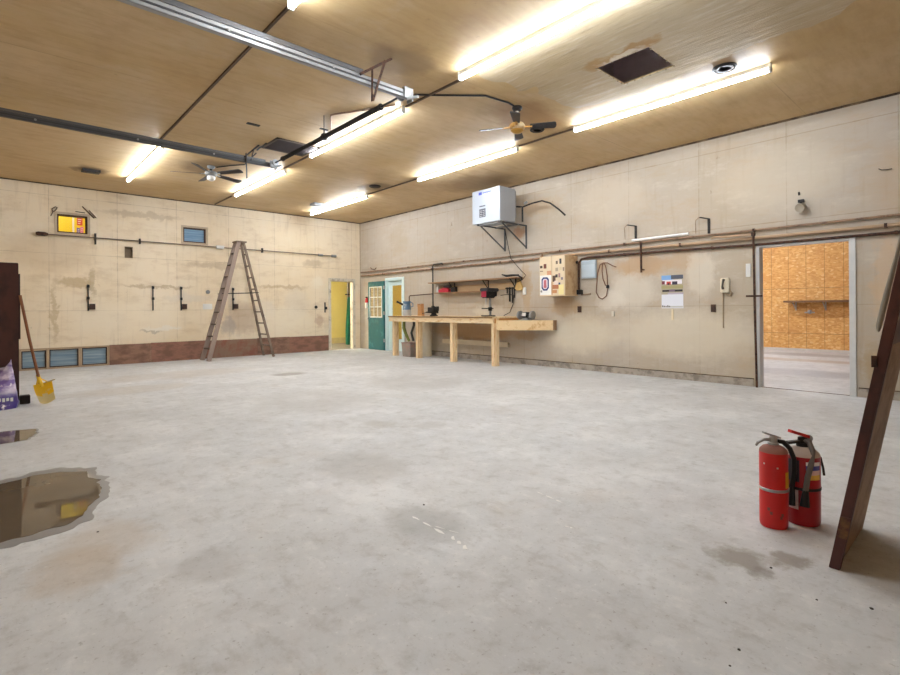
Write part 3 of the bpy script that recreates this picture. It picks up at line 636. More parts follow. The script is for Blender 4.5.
# ------------------------------------------------------------------ garage door tracks and torsion shaft
M_track = mat('track_steel', (168, 170, 172), 0.5, 0.55, var=0.12, scale=14)
M_trackd = mat('dull_track_steel', (92, 92, 94), 0.5, 0.5, var=0.2, scale=14)
def door_track(y, ztop, label, m, xa):
    t = thing('door_track', (1.2, y, ztop), label, 'door track')
    z0 = ztop - (0.085 if xa < 3 else 0.068); mb = MB(); x0, x1 = XL, 3.47
    mb.box((x0, y - 0.025, z0), (x1, y - 0.021, ztop)); mb.box((x0, y - 0.025, ztop - 0.004), (x1, y + 0.03, ztop)); mb.box((x0, y - 0.025, z0), (x1, y + 0.03, z0 + 0.004)); mb.box((x0, y + 0.026, ztop - 0.02), (x1, y + 0.03, ztop)); mb.box((x0, y + 0.026, z0), (x1, y + 0.03, z0 + 0.02))
    mb.build('channel', m, t)
    MB().box((x0, y - 0.029, (z0 + ztop) / 2 - 0.010), (3.36, y - 0.0252, (z0 + ztop) / 2 + 0.008)).build('dark_strip', mat('track_dark_strip', (70, 70, 72), 0.6), t)  # thin dark strip laid along the channel face
    ah = 0.05 if xa < 3 else 0.03
    mb = MB(); mb.box((x0, y - 0.03, ztop), (xa, y - 0.026, ztop + ah)); mb.box((x0, y - 0.03, ztop + ah - 0.004), (xa, y + 0.02, ztop + ah))
    mb.build('angle_iron', mat('grey_angle_steel', (108, 108, 110), 0.5, 0.5), t)  # angle iron in its own grey steel
    mb = MB(); mb.box((3.37, y - 0.045, z0 - 0.01), (3.49, y - 0.027, ztop + 0.03)); mb.box((3.40, y - 0.045, ztop + 0.015), (3.49, y + 0.045, ztop + 0.03)); mb.box((3.47, y - 0.05, z0 - 0.03), (3.49, y + 0.05, ztop + 0.03)); mb.tube([(3.38, y - 0.06, z0 - 0.03), (3.55, y - 0.06, z0 + 0.04)], 0.016, 8)
    mb.build('end_bracket', M_galvdull, t, bevel=0.003)
    for x in (0.4, 1.5, 2.5): MB().lathe((x, y - 0.0295, ztop - 0.04), [(0.014, 0), (0.014, 0.012), (0, 0.014)], (0, -1, 0), 8).build('bolt', M_galvdull, t)
    return t
ZR = 3.61
tA = door_track(4.47, ZR + 0.03, 'bright steel overhead door track crossing the near ceiling', M_track, 2.85)
tB = door_track(8.10, ZR + 0.02, 'dark steel overhead door track crossing the ceiling further back', M_trackd, 3.3)
# hangers of the tracks (parts of each track)
MB().bar((2.80, 4.425, 3.62), (3.195, 4.425, C - 0.002), 0.02, 0.026).bar((2.945, 4.42, 3.72), (2.94, 4.42, 3.38), 0.03, 0.006, (1, 0, 0)).bar((3.11, 4.42, 3.86), (2.95, 4.42, 3.39), 0.006, 0.026).build('hanger', M_rust, tA)
MB().bar((2.96, 8.055, 3.64), (3.233, 8.173, C - 0.001), 0.02, 0.02).bar((2.98, 8.06, 3.70), (2.99, 8.06, 3.30), 0.045, 0.006, (1, 0, 0)).bar((3.12, 8.10, 3.80), (3.06, 8.07, 3.60), 0.012, 0.012).build('hanger', M_dark, tB)
t = thing('torsion_shaft', (3.42, 6.3, ZR), 'black spring shaft joining the ends of both door tracks', 'spring shaft')
MB().tube([(3.42, 4.53, ZR), (3.42, 8.0, ZR)], 0.013, 10).build('rod', M_dark, t, smooth=True)
for a, b in ((4.98, 6.28), (6.40, 7.66)):
    mb = MB(); n = int((b - a) / 0.0125); pts = []
    mb.tube([(3.42, a, ZR), (3.42, b, ZR)], 0.026, 12)
    for k in range(n * 1): mb.lathe((3.42, a + (b - a) * k / n, ZR), [(0.027, 0), (0.031, 0.003), (0.031, 0.006), (0.027, 0.009)], (0, 1, 0), 12)
    mb.build('spring', M_dark, t, smooth=True)
    MB().lathe((3.42, a - 0.04, ZR), [(0.03, 0), (0.04, 0.01), (0.034, 0.05)], (0, 1, 0), 12).build('spring_cone', M_dark, t)
    MB().lathe((3.42, b - 0.01, ZR), [(0.034, 0), (0.04, 0.04), (0.03, 0.05)], (0, 1, 0), 12).build('spring_cone', M_dark, t)
MB().tube([(3.42, 6.34, ZR + 0.08), (3.42, 6.34, C - 0.001)], 0.006, 6).bar((3.42, 6.34, ZR + 0.02), (3.42, 6.34, ZR + 0.10), 0.016, 0.012).box((3.36, 6.32, ZR + 0.10), (3.48, 6.36, ZR + 0.11)).box((3.39, 6.31, ZR - 0.04), (3.45, 6.37, ZR + 0.04)).build('centre_bracket', M_dark, t)
for y in (4.56, 7.97): MB().lathe((3.42, y - 0.02, ZR), [(0.05, 0), (0.055, 0.01), (0.045, 0.02), (0.055, 0.03), (0.05, 0.04)], (0, 1, 0), 16).build('cable_drum', M_galvdull, t)
# electrical cables on the ceiling
tag(MB().tube([(3.54, 4.62, 3.74), (3.62, 4.78, 3.84), (3.88, 5.0, C - 0.012), (4.25, 4.70, C - 0.012), (4.62, 4.39, C - 0.012), (5.0, 4.34, C - 0.012), (5.14, 4.36, C - 0.012)], 0.012, 7).build('cable', M_dark, smooth=True), 'dark cable running over the ceiling to the gold hub fan', 'cable')
tag(MB().tube([(3.98, 7.16, C - 0.012), (3.52, 6.33, C - 0.012), (3.475, 6.24, C - 0.012), (3.50, 6.17, C - 0.012), (3.78, 5.68, C - 0.012), (3.94, 5.37, C - 0.012)], 0.011, 7).build('conduit', M_pipe, smooth=True), 'thin bent conduit on the ceiling beside the spring shaft', 'conduit')
tag(MB().tube([(3.29, 8.40, C - 0.016), (3.275, 8.25, C - 0.016), (3.28, 8.12, C - 0.02), (3.275, 8.05, C - 0.016), (3.275, 7.98, C - 0.016)], 0.014, 7).build('conduit', M_dark, smooth=True), 'dark twisted cable at the corner of the ceiling grate', 'cable')
tag(MB().box((2.72, 7.28, C - 0.012), (2.90, 7.34, C)).build('ceiling_plate', M_dark), 'small dark plate on the bare ceiling between the two door tracks', 'plate')
# ceiling grate
t = thing('ceiling_grate', (3.78, 7.95, C), 'dark louvred grate in the ceiling beyond the spring shaft', 'grate')
gx0, gx1, gy0, gy1 = 3.30, 4.02, 7.62, 8.24
MB().box((gx0, gy0, C - 0.006), (gx1, gy1, C)).build('backing', mat('grate_dark', (40, 36, 36), 0.9), t)
mb = MB()
for a, b in (((gx0, gy0), (gx1, gy0 + .035)), ((gx0, gy1 - .035), (gx1, gy1)), ((gx0, gy0), (gx0 + .035, gy1)), ((gx1 - .035, gy0), (gx1, gy1))): mb.box((*a, C - 0.02), (*b, C))
mb.build('frame', mat('grate_frame', (92, 80, 72), 0.6, 0.3), t)
for k in range(9):
    y = gy0 + 0.07 + k * 0.058
    MB().bar((gx0 + .03, y, C - 0.013), (gx1 - .03, y, C - 0.013), 0.034, 0.004, (0, 0.5, 1)).build('slat', mat('grate_slat', (70, 62, 62), 0.5, 0.4), t)
# round / soot-stained outlets
def round_vent(x, y, r, label):
    t = thing('round_vent', (x, y, C), label, 'vent', 'round ceiling vents')
    MB().lathe((x, y, C), [(r, 0), (r, 0.012), (r * .86, 0.022), (r * .8, 0.006), (0, 0.004)], (0, 0, -1), 26).build('rim', M_dark, t)
    mb = MB()
    for k in (1, 2, 3): mb.lathe((x, y, C - 0.006), [(r * .2 * k, 0), (r * .2 * k + .014, 0), (r * .2 * k + .014, .012), (r * .2 * k, .012)], (0, 0, -1), 22)
    mb.box((x - r * .8, y - .006, C - .018), (x + r * .8, y + .006, C - .006)); mb.build('grille', mat('vent_grille', (78, 72, 72), 0.6, 0.3), t)
round_vent(6.13, 2.10, 0.125, 'round dark ceiling vent close to the strip light by the right wall')
round_vent(6.10, 4.72, 0.11, 'round dark ceiling vent just behind the gold hub fan')
round_vent(6.20, 9.23, 0.13, 'round sooty ceiling vent short of the far corner strip light')
tag(MB().box((1.26, 11.62, C - 0.04), (1.54, 11.84, C)).box((1.30, 11.66, C - 0.05), (1.50, 11.80, C - 0.04)).build('junction_box', M_dark), 'dark sooty ceiling box in front of the yellow window', 'junction box')
tag(MB().box((5.98, 11.6, C - 0.05), (6.25, 11.85, C)).box((6.02, 11.64, C - 0.06), (6.2, 11.8, C - 0.05)).build('junction_box', M_galvdull), 'small dark ceiling box left of the far corner strip light', 'junction box')

# ------------------------------------------------------------------ ceiling fans
def fan(x, y, drop, r, angs, blade_m, hub_m, cup_m, label, gold):
    t = thing('ceiling_fan', (x, y, C), label, 'ceiling fan')
    MB().lathe((x, y, C), [(0.065, 0), (0.07, 0.02), (0.05, 0.05), (0.02, 0.06)], (0, 0, -1), 20).build('canopy', M_dark if gold else M_galvdull, t, smooth=True)
    zh = C - drop
    MB().lathe((x, y, C - 0.05), [(0.022, 0), (0.022, drop - 0.1)], (0, 0, -1), 12).build('downrod', M_offwhite if gold else M_dark, t, smooth=True)
    MB().lathe((x, y, zh + 0.06), [(0.03, 0), (0.085, 0.015), (0.105, 0.045), (0.105, 0.075), (0.08, 0.10), (0.0, 0.10)], (0, 0, -1), 26).build('motor', hub_m, t, smooth=True)
    if gold: MB().lathe((x, y, zh - 0.04), [(0.085, 0), (0.09, 0.012), (0.06, 0.035), (0.02, 0.045), (0, 0.045)], (0, 0, -1), 26).build('cap', cup_m, t, smooth=True)
    else: MB().lathe((x, y, zh - 0.04), [(0.06, 0), (0.075, 0.02), (0.07, 0.06), (0.04, 0.085), (0, 0.092)], (0, 0, -1), 22).build('light_bowl', cup_m, t, smooth=True)
    for a in angs:
        a = math.radians(a); d = Vector((math.cos(a), math.sin(a), 0)); s_ = Vector((-math.sin(a), math.cos(a), -0.26)).normalized()
        c0 = Vector((x, y, zh))
        br = MB().bar(c0 + d * 0.09, c0 + d * 0.20, 0.03, 0.01).build('blade_arm', cup_m if gold else M_galvdull, t)
        pl = []
        for k in range(9):
            ww = 0.045 + 0.022 * (k / 8); pl.append(c0 + d * (0.17 + (r - 0.2) * k / 8) + s_ * ww)
        pl += [c0 + d * (r - 0.008) + s_ * 0.05, c0 + d * r, c0 + d * (r - 0.008) - s_ * 0.05]
        for k in range(8, -1, -1):
            ww = 0.045 + 0.022 * (k / 8); pl.append(c0 + d * (0.17 + (r - 0.2) * k / 8) - s_ * ww)
        MB().prism(pl, (0, 0, 0.008)).build('blade', blade_m, t)
M_blade = mat('black_fan_blade', (34, 32, 36), 0.4, var=0.2)
fan(5.22, 4.374, 0.27, 0.52, (37, 122, -50, -143), M_blade, mat('cream_motor', (206, 186, 150), 0.4, var=0.2, col2=(176, 130, 60), amt=0.5), mat('brass_cap', (198, 150, 70), 0.35, 0.6), 'black bladed ceiling fan with gold hub by the plaster patch', True)
fan(3.03, 9.95, 0.15, 0.68, (154, 88, 22, -58, -130), mat('dark_brown_blade', (44, 36, 36), 0.45, var=0.2), M_galvdull, mat('frosted_bowl', (232, 228, 220), 0.3), 'smaller ceiling fan with white light bowl behind the dark door track', False)
tag(MB().tube([(3.12, 9.92, C - 0.012), (3.3, 9.6, C - 0.012), (3.45, 9.4, C - 0.012), (3.42, 9.2, C - 0.012), (3.35, 8.6, C - 0.012)], 0.01, 6).build('cable', M_dark, smooth=True), 'thin ceiling cable feeding the white bowl fan', 'cable')

# ------------------------------------------------------------------ pipes on the bench wall
XP = R - 0.045
def wall_pipe(pts, r, label, m, straps=()):
    t = thing('pipe', pts[0], label, 'pipe')
    MB().tube(pts, r, 10).build('run', m, t, smooth=True)
    for y, z in straps: MB().box((XP - r - 0.003, y - 0.015, z - r - 0.004), (R - 0.001, y + 0.015, z + r + 0.004)).build('pipe_clip', M_rust, t)
wall_pipe([(XP, 13.42, 2.362), (XP, -3.1, 2.352)], 0.016, 'thin dark pipe, uppermost of the lines along the bench wall', M_pipe, [(11, 2.362), (8.8, 2.362), (6.0, 2.36), (4.6, 2.36), (2.51, 2.358), (0.2, 2.354)])
wall_pipe([(XP, 13.40, 2.25), (XP, 6.62, 2.25), (XP, 6.52, 2.255), (XP, 6.45, 2.29), (XP, 6.44, 2.335)], 0.022, 'brown pipe from the far corner rising beside the stickered cabinet', M_pipe, [(12.2, 2.25), (10, 2.25), (7.6, 2.25)])
wall_pipe([(XP, 6.20, 2.265), (XP, 5.4, 2.262), (XP, 4.0, 2.25), (XP, 2.5, 2.235), (XP, -3.1, 2.23)], 0.024, 'middle tan pipe from the stickered cabinet over the wide doorway', M_pipetan, [(4.9, 2.257), (3.6, 2.247), (1.0, 2.233)])
wall_pipe([(XP, 5.56, 1.565), (XP, 5.56, 2.08), (XP, 5.50, 2.155), (XP, 5.36, 2.175), (XP, 4.0, 2.162), (XP, 2.5, 2.135), (XP, -3.1, 2.13)], 0.019, 'lowest pipe bending out of the cabinet side over the door header', M_rust, [(4.6, 2.168), (3.1, 2.146), (0.9, 2.132)])
t = thing('conduit', (XP - 0.05, 2.49, 0), 'upright conduit standing beside the wide doorway', 'conduit')
MB().tube([(R - 0.105, 2.497, 2.29), (R - 0.105, 2.485, 1.2), (R - 0.09, 2.468, 0.002)], 0.016, 9).build('run', M_rust, t, smooth=True)
MB().tube([(R - 0.105, 2.60, 1.365), (R - 0.105, 2.385, 1.365)], 0.014, 8).build('cross_bar', M_rust, t)
MB().tube([(R - 0.105, 2.50, 2.28), (R - 0.105, 3.06, 2.30), (R - 0.095, 3.09, 2.29)], 0.018, 9).build('branch', M_pipetan, t, smooth=True)
MB().box((R - 0.128, 2.472, 2.26), (R - 0.084, 2.525, 2.318)).build('elbow', M_rust, t, bevel=0.006)
tag(MB().tube([(R - 0.10, 4.265, 2.36), (R - 0.10, 4.255, 1.82)], 0.018, 9).box((R - 0.10, 4.245, 1.86), (R - 0.001, 4.268, 1.88)).build('conduit', M_rust, smooth=True), 'short upright dark conduit left of the calendar', 'conduit')
tag(MB().tube([(XP - 0.02, 4.44, 2.375 + .03), (XP - 0.02, 3.46, 2.40 + .012)], 0.022, 10).build('tube_lamp', mat('white_tube', (244, 244, 242), 0.3, var=0.03), smooth=True), 'white fluorescent tube lying along the upper pipe', 'tube')
for y, zt, lab in ((4.40, 2.665, 'angle bracket on the wall over the white tube, left end'), (3.16, 2.625, 'angle bracket with thin wire right of the white tube')):
    t = thing('angle_bracket', (R, y, zt - .25), lab, 'bracket', 'angle brackets above the pipes')
    MB().box((R - 0.02, y - 0.018, zt - 0.24), (R, y + 0.018, zt)).build('upright', M_dark, t)
    MB().bar((R - 0.01, y, zt - 0.005), (R - 0.14, y + 0.09, zt + 0.015), 0.035, 0.012).build('arm', M_dark, t)
    MB().tube([(R - 0.135, y + 0.10, zt + 0.02), (R - 0.08, y + 0.18, zt - 0.02), (R - 0.03, y + 0.20, zt - 0.08), (R - 0.02, y + 0.20, zt - 0.22)], 0.005, 6).build('wire', M_pipe, t)
# flood lamp
t = thing('flood_lamp', (R, 1.91, 2.6), 'round grey flood lamp on the wall above the wide doorway', 'lamp')
MB().box((R - 0.04, 1.88, 2.68), (R, 1.95, 2.72)).bar((R - 0.03, 1.91, 2.69), (R - 0.11, 1.91, 2.62), 0.02, 0.02).build('bracket', M_dark, t)
MB().lathe((R - 0.03, 1.885, 2.615), [(0.03, 0), (0.055, 0.03), (0.064, 0.10), (0.06, 0.11), (0.052, 0.105), (0, 0.10)], (-0.85, 0.2, -0.25), 22).build('lamp_head', mat('dusty_lamp', (160, 148, 130), 0.5), t, smooth=True)
tag(MB().bar((R - 0.02, 1.94, 2.83), (R, 1.94, 2.79), 0.02, 0.02).build('hook', M_dark), 'tiny hook above the flood lamp', 'hook')
tag(MB().tube([(R - 0.01, 1.07, 2.98), (R - 0.03, 1.04, 2.955), (R - 0.02, 0.98, 2.95), (R - 0.01, 0.94, 2.955)], 0.005, 6).build('hook', M_dark), 'thin bent hook high on the wall at the far right', 'hook')

# ------------------------------------------------------------------ unit heater on brackets
M_heater = mat('silver_enamel', (168, 173, 180), 0.34, 0.35, var=0.04, scale=4)
t = thing('unit_heater', (8.0, 7.22, 2.98), 'silver unit heater box on angle brackets high on the wall', 'heater')
hx0, hx1, hy0, hy1, hz0, hz1 = 7.60, 8.08, 6.835, 7.63, 3.0, 3.70
MB().box((hx0, hy0, hz0), (hx1, hy1, hz1)).build('casing', M_heater, t, bevel=0.008)
mb = MB(); X = hx0 - 0.003
mb.box((X, 7.34, 3.595), (hx0, 7.43, 3.655)); mb.build('logo_mark', mat('blue_ink', (70, 80, 170), 0.5), t)
mb = MB()
for k in range(8): mb.box((X, 7.31 - k * 0.032, 3.615 + 0.006 * (k % 2)), (hx0, 7.31 - k * 0.032 - 0.024, 3.642))
mb.build('lettering', mat('blue_ink_pale', (110, 118, 186), 0.5), t)
mb = MB()
mb.box((X, 7.235, 3.125), (hx0, 7.415, 3.30)); mb.box((X, 7.24, 3.345), (hx0, 7.41, 3.368)); mb.build('warning_label', mat('dark_label', (86, 86, 92), 0.5), t)
mb = MB()
for r_ in range(4):
    for c_ in range(2): mb.box((X - 0.001, 7.25 + c_ * 0.085, 3.145 + r_ * 0.037), (X, 7.25 + c_ * 0.085 + 0.065, 3.150 + r_ * 0.037))
mb.build('label_lines', M_white, t)
mb = MB(); 
for k in range(6): mb.box((hx0 + 0.05, hy0 + 0.05 + 0.0, hz0 + 0.08), (hx0 + 0.051, hy0 + 0.051, hz0 + 0.081))
mb.box((hx1 - 0.01, hy0 - 0.004, 3.10), (hx1 + 0.02, hy0 + 0.02, 3.66)); mb.build('rear_flange', M_galvdull, t)
for y in (7.50, 6.89):
    b = MB(); b.bar((R - 0.012, y, 2.49), (R - 0.012, y, 2.99), 0.03, 0.024); b.bar((R, y, 2.985), (7.62, y, 2.985), 0.03, 0.024); b.bar((R - 0.02, y, 2.52), (7.72, y, 2.975), 0.022, 0.02)
    b.build('support_bracket', M_trackd, t)
MB().box((7.66, 6.86, 2.965), (7.70, 7.53, 2.999)).box((8.2, 6.86, 2.965), (8.24, 7.53, 2.999)).build('cross_rail', M_galvdull, t)
MB().tube([(8.08, 6.95, 3.36), (8.20, 6.80, 3.34), (8.22, 6.76, 3.34), (8.22, 6.76, 3.02)], 0.018, 8).build('gas_pipe', M_dark, t, smooth=True)
tag(MB().tube([(8.22, 6.74, 3.335), (8.22, 6.5, 3.37), (8.22, 6.25, 3.38), (8.22, 6.05, 3.30), (8.22, 5.84, 3.14), (8.22, 5.70, 3.01)], 0.017, 8).build('hose', M_dark, smooth=True), 'black hose curving out from the silver heater', 'hose')
tag(MB().tube([(8.24, 6.72, 3.40), (8.24, 6.66, 3.42)], 0.03, 8).build('gas_valve', M_galv), 'small pale valve where the hose leaves the heater', 'valve')
tag(MB().tube([(8.44, 7.44, 2.96), (8.43, 7.35, 2.6), (8.41, 7.25, 2.3), (8.42, 6.95, 2.0), (8.44, 6.86, 1.92), (8.44, 6.95, 1.83), (8.42, 7.1, 1.78)], 0.008, 6).build('cable', M_dark, smooth=True), 'thin cable hanging from the heater down to the shelf end', 'cable')

# ------------------------------------------------------------------ stickered wall cabinet
t = thing('wall_cabinet', (8.3, 5.91, 1.44), 'tan wall cabinet covered in stickers with a shield decal', 'cabinet')
cx0, cy0, cy1, cz0, cz1 = R - 0.42, 5.615, 6.215, 1.445, 2.225
MB().box((cx0, cy0, cz0), (R, cy1, cz1)).build('body', M_cabwood, t, bevel=0.006)
for a, b in ((cy0, 5.912), (5.918, cy1)): MB().box((cx0 - 0.014, a + 0.003, cz0 + 0.004), (cx0, b - 0.003, cz1 - 0.004)).build('door', mat('pale_cabinet_door', (222, 202, 170), 0.5, var=0.08, scale=4), t)
XS = cx0 - 0.0145
def sticker(y0, y1, z0, z1, colr, lab=None, nm='sticker', dx=0.0):
    o = MB().box((XS - 0.002 - dx, y0, z0), (XS - dx, y1, z1)).build(nm, mat('sticker_%d_%d_%d' % colr, colr, 0.5, var=0.1), t)
    if lab: o['label'] = lab
# shield decal: white card, blue ring, red heart
sticker(5.93, 6.20, 1.47, 1.855, (238, 236, 230), 'white card with blue shield emblem')
def oct_(cy, cz, ry, rz, x, th, m, nm):
    MB().prism([(x, cy + ry * sx_, cz + rz * sz_) for sx_, sz_ in ((-.55, 1), (.55, 1), (1, .7), (1, -.6), (.5, -1), (-.5, -1), (-1, -.6), (-1, .7))], (-th, 0, 0)).build(nm, m, t)
oct_(6.075, 1.685, 0.088, 0.132, XS - 0.002, 0.002, mat('emblem_blue', (44, 56, 110), 0.5), 'emblem')
oct_(6.075, 1.685, 0.060, 0.100, XS - 0.004, 0.001, mat('emblem_pale', (226, 214, 220), 0.5), 'emblem')
oct_(6.075, 1.705, 0.030, 0.06, XS - 0.005, 0.001, mat('emblem_red', (200, 108, 116), 0.5), 'emblem')
oct_(6.075, 1.635, 0.036, 0.03, XS - 0.005, 0.001, mat('emblem_red', (200, 108, 116), 0.5), 'emblem')
sticker(5.90, 5.93, 1.47, 1.72, (190, 150, 110))
for y0, y1, z0, z1, colr in ((6.14, 6.20, 2.0, 2.05, (90, 74, 64)), (6.045, 6.11, 1.99, 2.08, (120, 70, 56)), (6.13, 6.20, 1.93, 1.95, (150, 128, 110)), (5.93, 6.03, 1.86, 1.94, (206, 150, 116)),
    (5.775, 5.82, 2.06, 2.12, (110, 92, 80)), (5.69, 5.735, 2.06, 2.16, (70, 64, 66)), (5.77, 5.83, 1.92, 1.99, (176, 160, 140)), (5.69, 5.74, 1.94, 2.0, (214, 196, 160)), (5.63, 5.66, 1.92, 1.99, (150, 130, 110)),
    (5.83, 5.90, 1.72, 1.84, (92, 72, 62)), (5.78, 5.83, 1.80, 1.86, (70, 62, 60)), (5.72, 5.76, 1.80, 1.88, (170, 130, 130)), (5.77, 5.86, 1.66, 1.74, (226, 210, 200)), (5.66, 5.70, 1.75, 1.80, (120, 110, 130)),
    (5.75, 5.90, 1.58, 1.66, (186, 120, 84)), (5.80, 5.90, 1.50, 1.56, (200, 140, 96)), (5.64, 5.76, 1.47, 1.66, (238, 222, 160)), (5.72, 5.76, 1.66, 1.70, (60, 70, 110)), (6.15, 6.19, 1.52, 1.56, (90, 80, 76))):
    sticker(y0, y1, z0, z1, colr)
# side box and conduit fittings
MB().box((R - 0.06, 5.50, 1.47), (R, 5.605, 1.56)).build('junction_fitting', M_black, t)
MB().tube([(R - 0.05, 5.588, 2.10), (R - 0.05, 5.612, 2.10)], 0.028, 10).build('conduit_nut', M_dark, t)
MB().bar((R - 0.02, 5.32, 1.475), (R - 0.02, 5.52, 1.46), 0.03, 0.02).build('stub_pipe', M_pipe, t)
# pale blue panel right of the cabinet
t = thing('switch_panel', (R, 5.35, 1.77), 'pale blue metal panel box right of the stickered cabinet', 'panel')
MB().box((R - 0.05, 5.19, 1.775), (R, 5.505, 2.125)).build('body', mat('pale_blue_enamel', (176, 190, 200), 0.45, var=0.08), t, bevel=0.006)
MB().box((R - 0.056, 5.205, 1.80), (R - 0.05, 5.49, 2.04)).build('door', mat('paler_blue_enamel', (188, 202, 212), 0.4, var=0.08), t)
# extension cord on a hook
t = thing('extension_cord', (R, 5.05, 1.37), 'looped brown extension cord hanging from a nail', 'cord')
loop_ = [(0.0, 4.78, 1.955), (0, 4.85, 1.985), (0, 4.96, 2.045), (0, 5.035, 2.05), (0, 5.11, 2.02), (0, 5.16, 1.85), (0, 5.185, 1.65), (0, 5.19, 1.50), (0, 5.14, 1.40), (0, 5.06, 1.37), (0, 4.98, 1.43), (0, 4.95, 1.56), (0, 4.965, 1.8), (0, 4.985, 1.97), (0, 5.02, 2.035), (0, 5.055, 2.02), (0, 5.07, 1.9), (0, 5.045, 1.75), (0, 5.0, 1.62)]
MB().tube([(R - 0.02 - 0.012 * (i % 2), y, z) for i, (_, y, z) in enumerate(loop_)], 0.009, 6).build('cord', mat('brown_cord', (120, 82, 62), 0.6), t, smooth=True)
MB().box((R - 0.04, 4.935, 1.57), (R - 0.005, 4.975, 1.63)).build('plug', M_black, t)
# wall plates etc.
tag(MB().box((R - 0.025, 5.535, 1.12), (R, 5.61, 1.24)).box((R - 0.032, 5.56, 1.15), (R - 0.025, 5.585, 1.21)).build('wall_outlet', mat('brown_bakelite', (70, 50, 42), 0.4)), 'dark brown outlet plate below the stickered cabinet', 'outlet')
tag(MB().box((R - 0.025, 3.067, 1.126), (R, 3.135, 1.246)).box((R - 0.034, 3.09, 1.165), (R - 0.025, 3.11, 1.205)).build('wall_switch', mat('brown_bakelite', (70, 50, 42), 0.4)), 'dark brown switch plate between calendar and telephone', 'switch')
tag(MB().box((R - 0.03, 2.563, 1.66), (R, 2.625, 1.86)).box((R - 0.034, 2.585, 1.70), (R - 0.03, 2.605, 1.82)).build('thermostat', M_white), 'white narrow thermostat beside the wide doorway', 'thermostat')
tag(MB().box((R - 0.025, 4.83, 1.05), (R, 4.875, 1.14)).build('wall_tag', M_offwhite), 'small pale tag under the looped cord', 'tag')
# calendar
t = thing('calendar', (R, 3.76, 1.18), 'wall calendar with a truck photo over a blank white page', 'calendar')
ky0, ky1, kz0, kz1 = 3.575, 3.942, 1.19, 1.75; X = R - 0.004
MB().box((X, ky0, kz0), (R - 0.0005, ky1, kz1)).build('page', mat('calendar_paper', (226, 228, 236), 0.5, var=0.02), t)
def kal(y0, y1, z0, z1, colr, nm='picture', dx=0.001, X=X):
    W_, H_ = ky1 - ky0, kz1 - kz0
    MB().box((X - dx, ky1 - W_ * y1, kz1 - H_ * z1), (X, ky1 - W_ * y0, kz1 - H_ * z0)).build(nm, mat('print_%d_%d_%d' % colr, colr, 0.5, var=0.08, scale=30), t)
kal(0, 1, 0, 0.58, (176, 164, 140)); kal(0.0, 0.55, 0.0, 0.14, (126, 170, 220), dx=0.0015); kal(0.45, 1, 0.0, 0.12, (84, 88, 100), dx=0.002); kal(0.05, 0.95, 0.14, 0.27, (232, 226, 230), dx=0.002)
kal(0.02, 0.16, 0.17, 0.27, (120, 60, 70), dx=0.003); kal(0.24, 0.44, 0.19, 0.29, (186, 70, 62), dx=0.003); kal(0.50, 0.74, 0.19, 0.29, (60, 52, 70), dx=0.003); kal(0.3, 0.38, 0.24, 0.29, (50, 40, 44), dx=0.0035)
kal(0, 1, 0.31, 0.40, (168, 158, 112), dx=0.002); kal(0.04, 0.36, 0.44, 0.50, (52, 46, 50), dx=0.002, nm='heading'); kal(0.36, 0.64, 0.43, 0.5, (120, 100, 120), dx=0.002, nm='heading'); kal(0.62, 0.97, 0.44, 0.50, (48, 44, 50), dx=0.002, nm='heading'); kal(0.3, 1, 0.53, 0.58, (186, 176, 190), dx=0.002, nm='heading')
kal(0.02, 0.98, 0.93, 0.98, (196, 194, 190), dx=0.001, nm='footer'); 
for k in range(5): kal(0.03 + .08 * k, 0.08 + .08 * k, 0.91 + 0.014 * (k % 3), 0.965, (96, 92, 88), dx=0.002, nm='footer_text')
tag(MB().box((R - 0.012, 3.738, 0.99), (R, 3.772, 1.175)).build('paint_stick', mat('pale_stick', (226, 210, 176), 0.6)), 'pale paint stirring stick just beneath the calendar', 'stick')
# telephone
t = thing('telephone', (R, 2.92, 1.42), 'cream wall telephone with handset and trailing cord', 'telephone')
M_cream = mat('cream_plastic', (224, 214, 190), 0.4, var=0.05)
MB().box((R - 0.06, 2.855, 1.43), (R, 2.985, 1.66)).build('body', M_cream, t, bevel=0.012)
MB().tube([(R - 0.075, 2.935, 1.49), (R - 0.10, 2.935, 1.52), (R - 0.105, 2.93, 1.56), (R - 0.10, 2.925, 1.60), (R - 0.075, 2.925, 1.63)], [0.02, 0.016, 0.014, 0.016, 0.02], 10).build('handset', mat('dark_handset', (84, 76, 66), 0.45), t, smooth=True)
MB().tube([(R - 0.03, 2.86, 1.47), (R - 0.05, 2.82, 1.42), (R - 0.04, 2.83, 1.385), (R - 0.03, 2.88, 1.39), (R - 0.02, 2.93, 1.43)], 0.013, 8).build('curly_cord', mat('tan_cord', (158, 136, 108), 0.6), t, smooth=True)
MB().tube([(R - 0.015, 2.955, 1.43), (R - 0.015, 2.955, 0.875)], 0.008, 6).build('line_cord', mat('tan_cord', (158, 136, 108), 0.6), t)

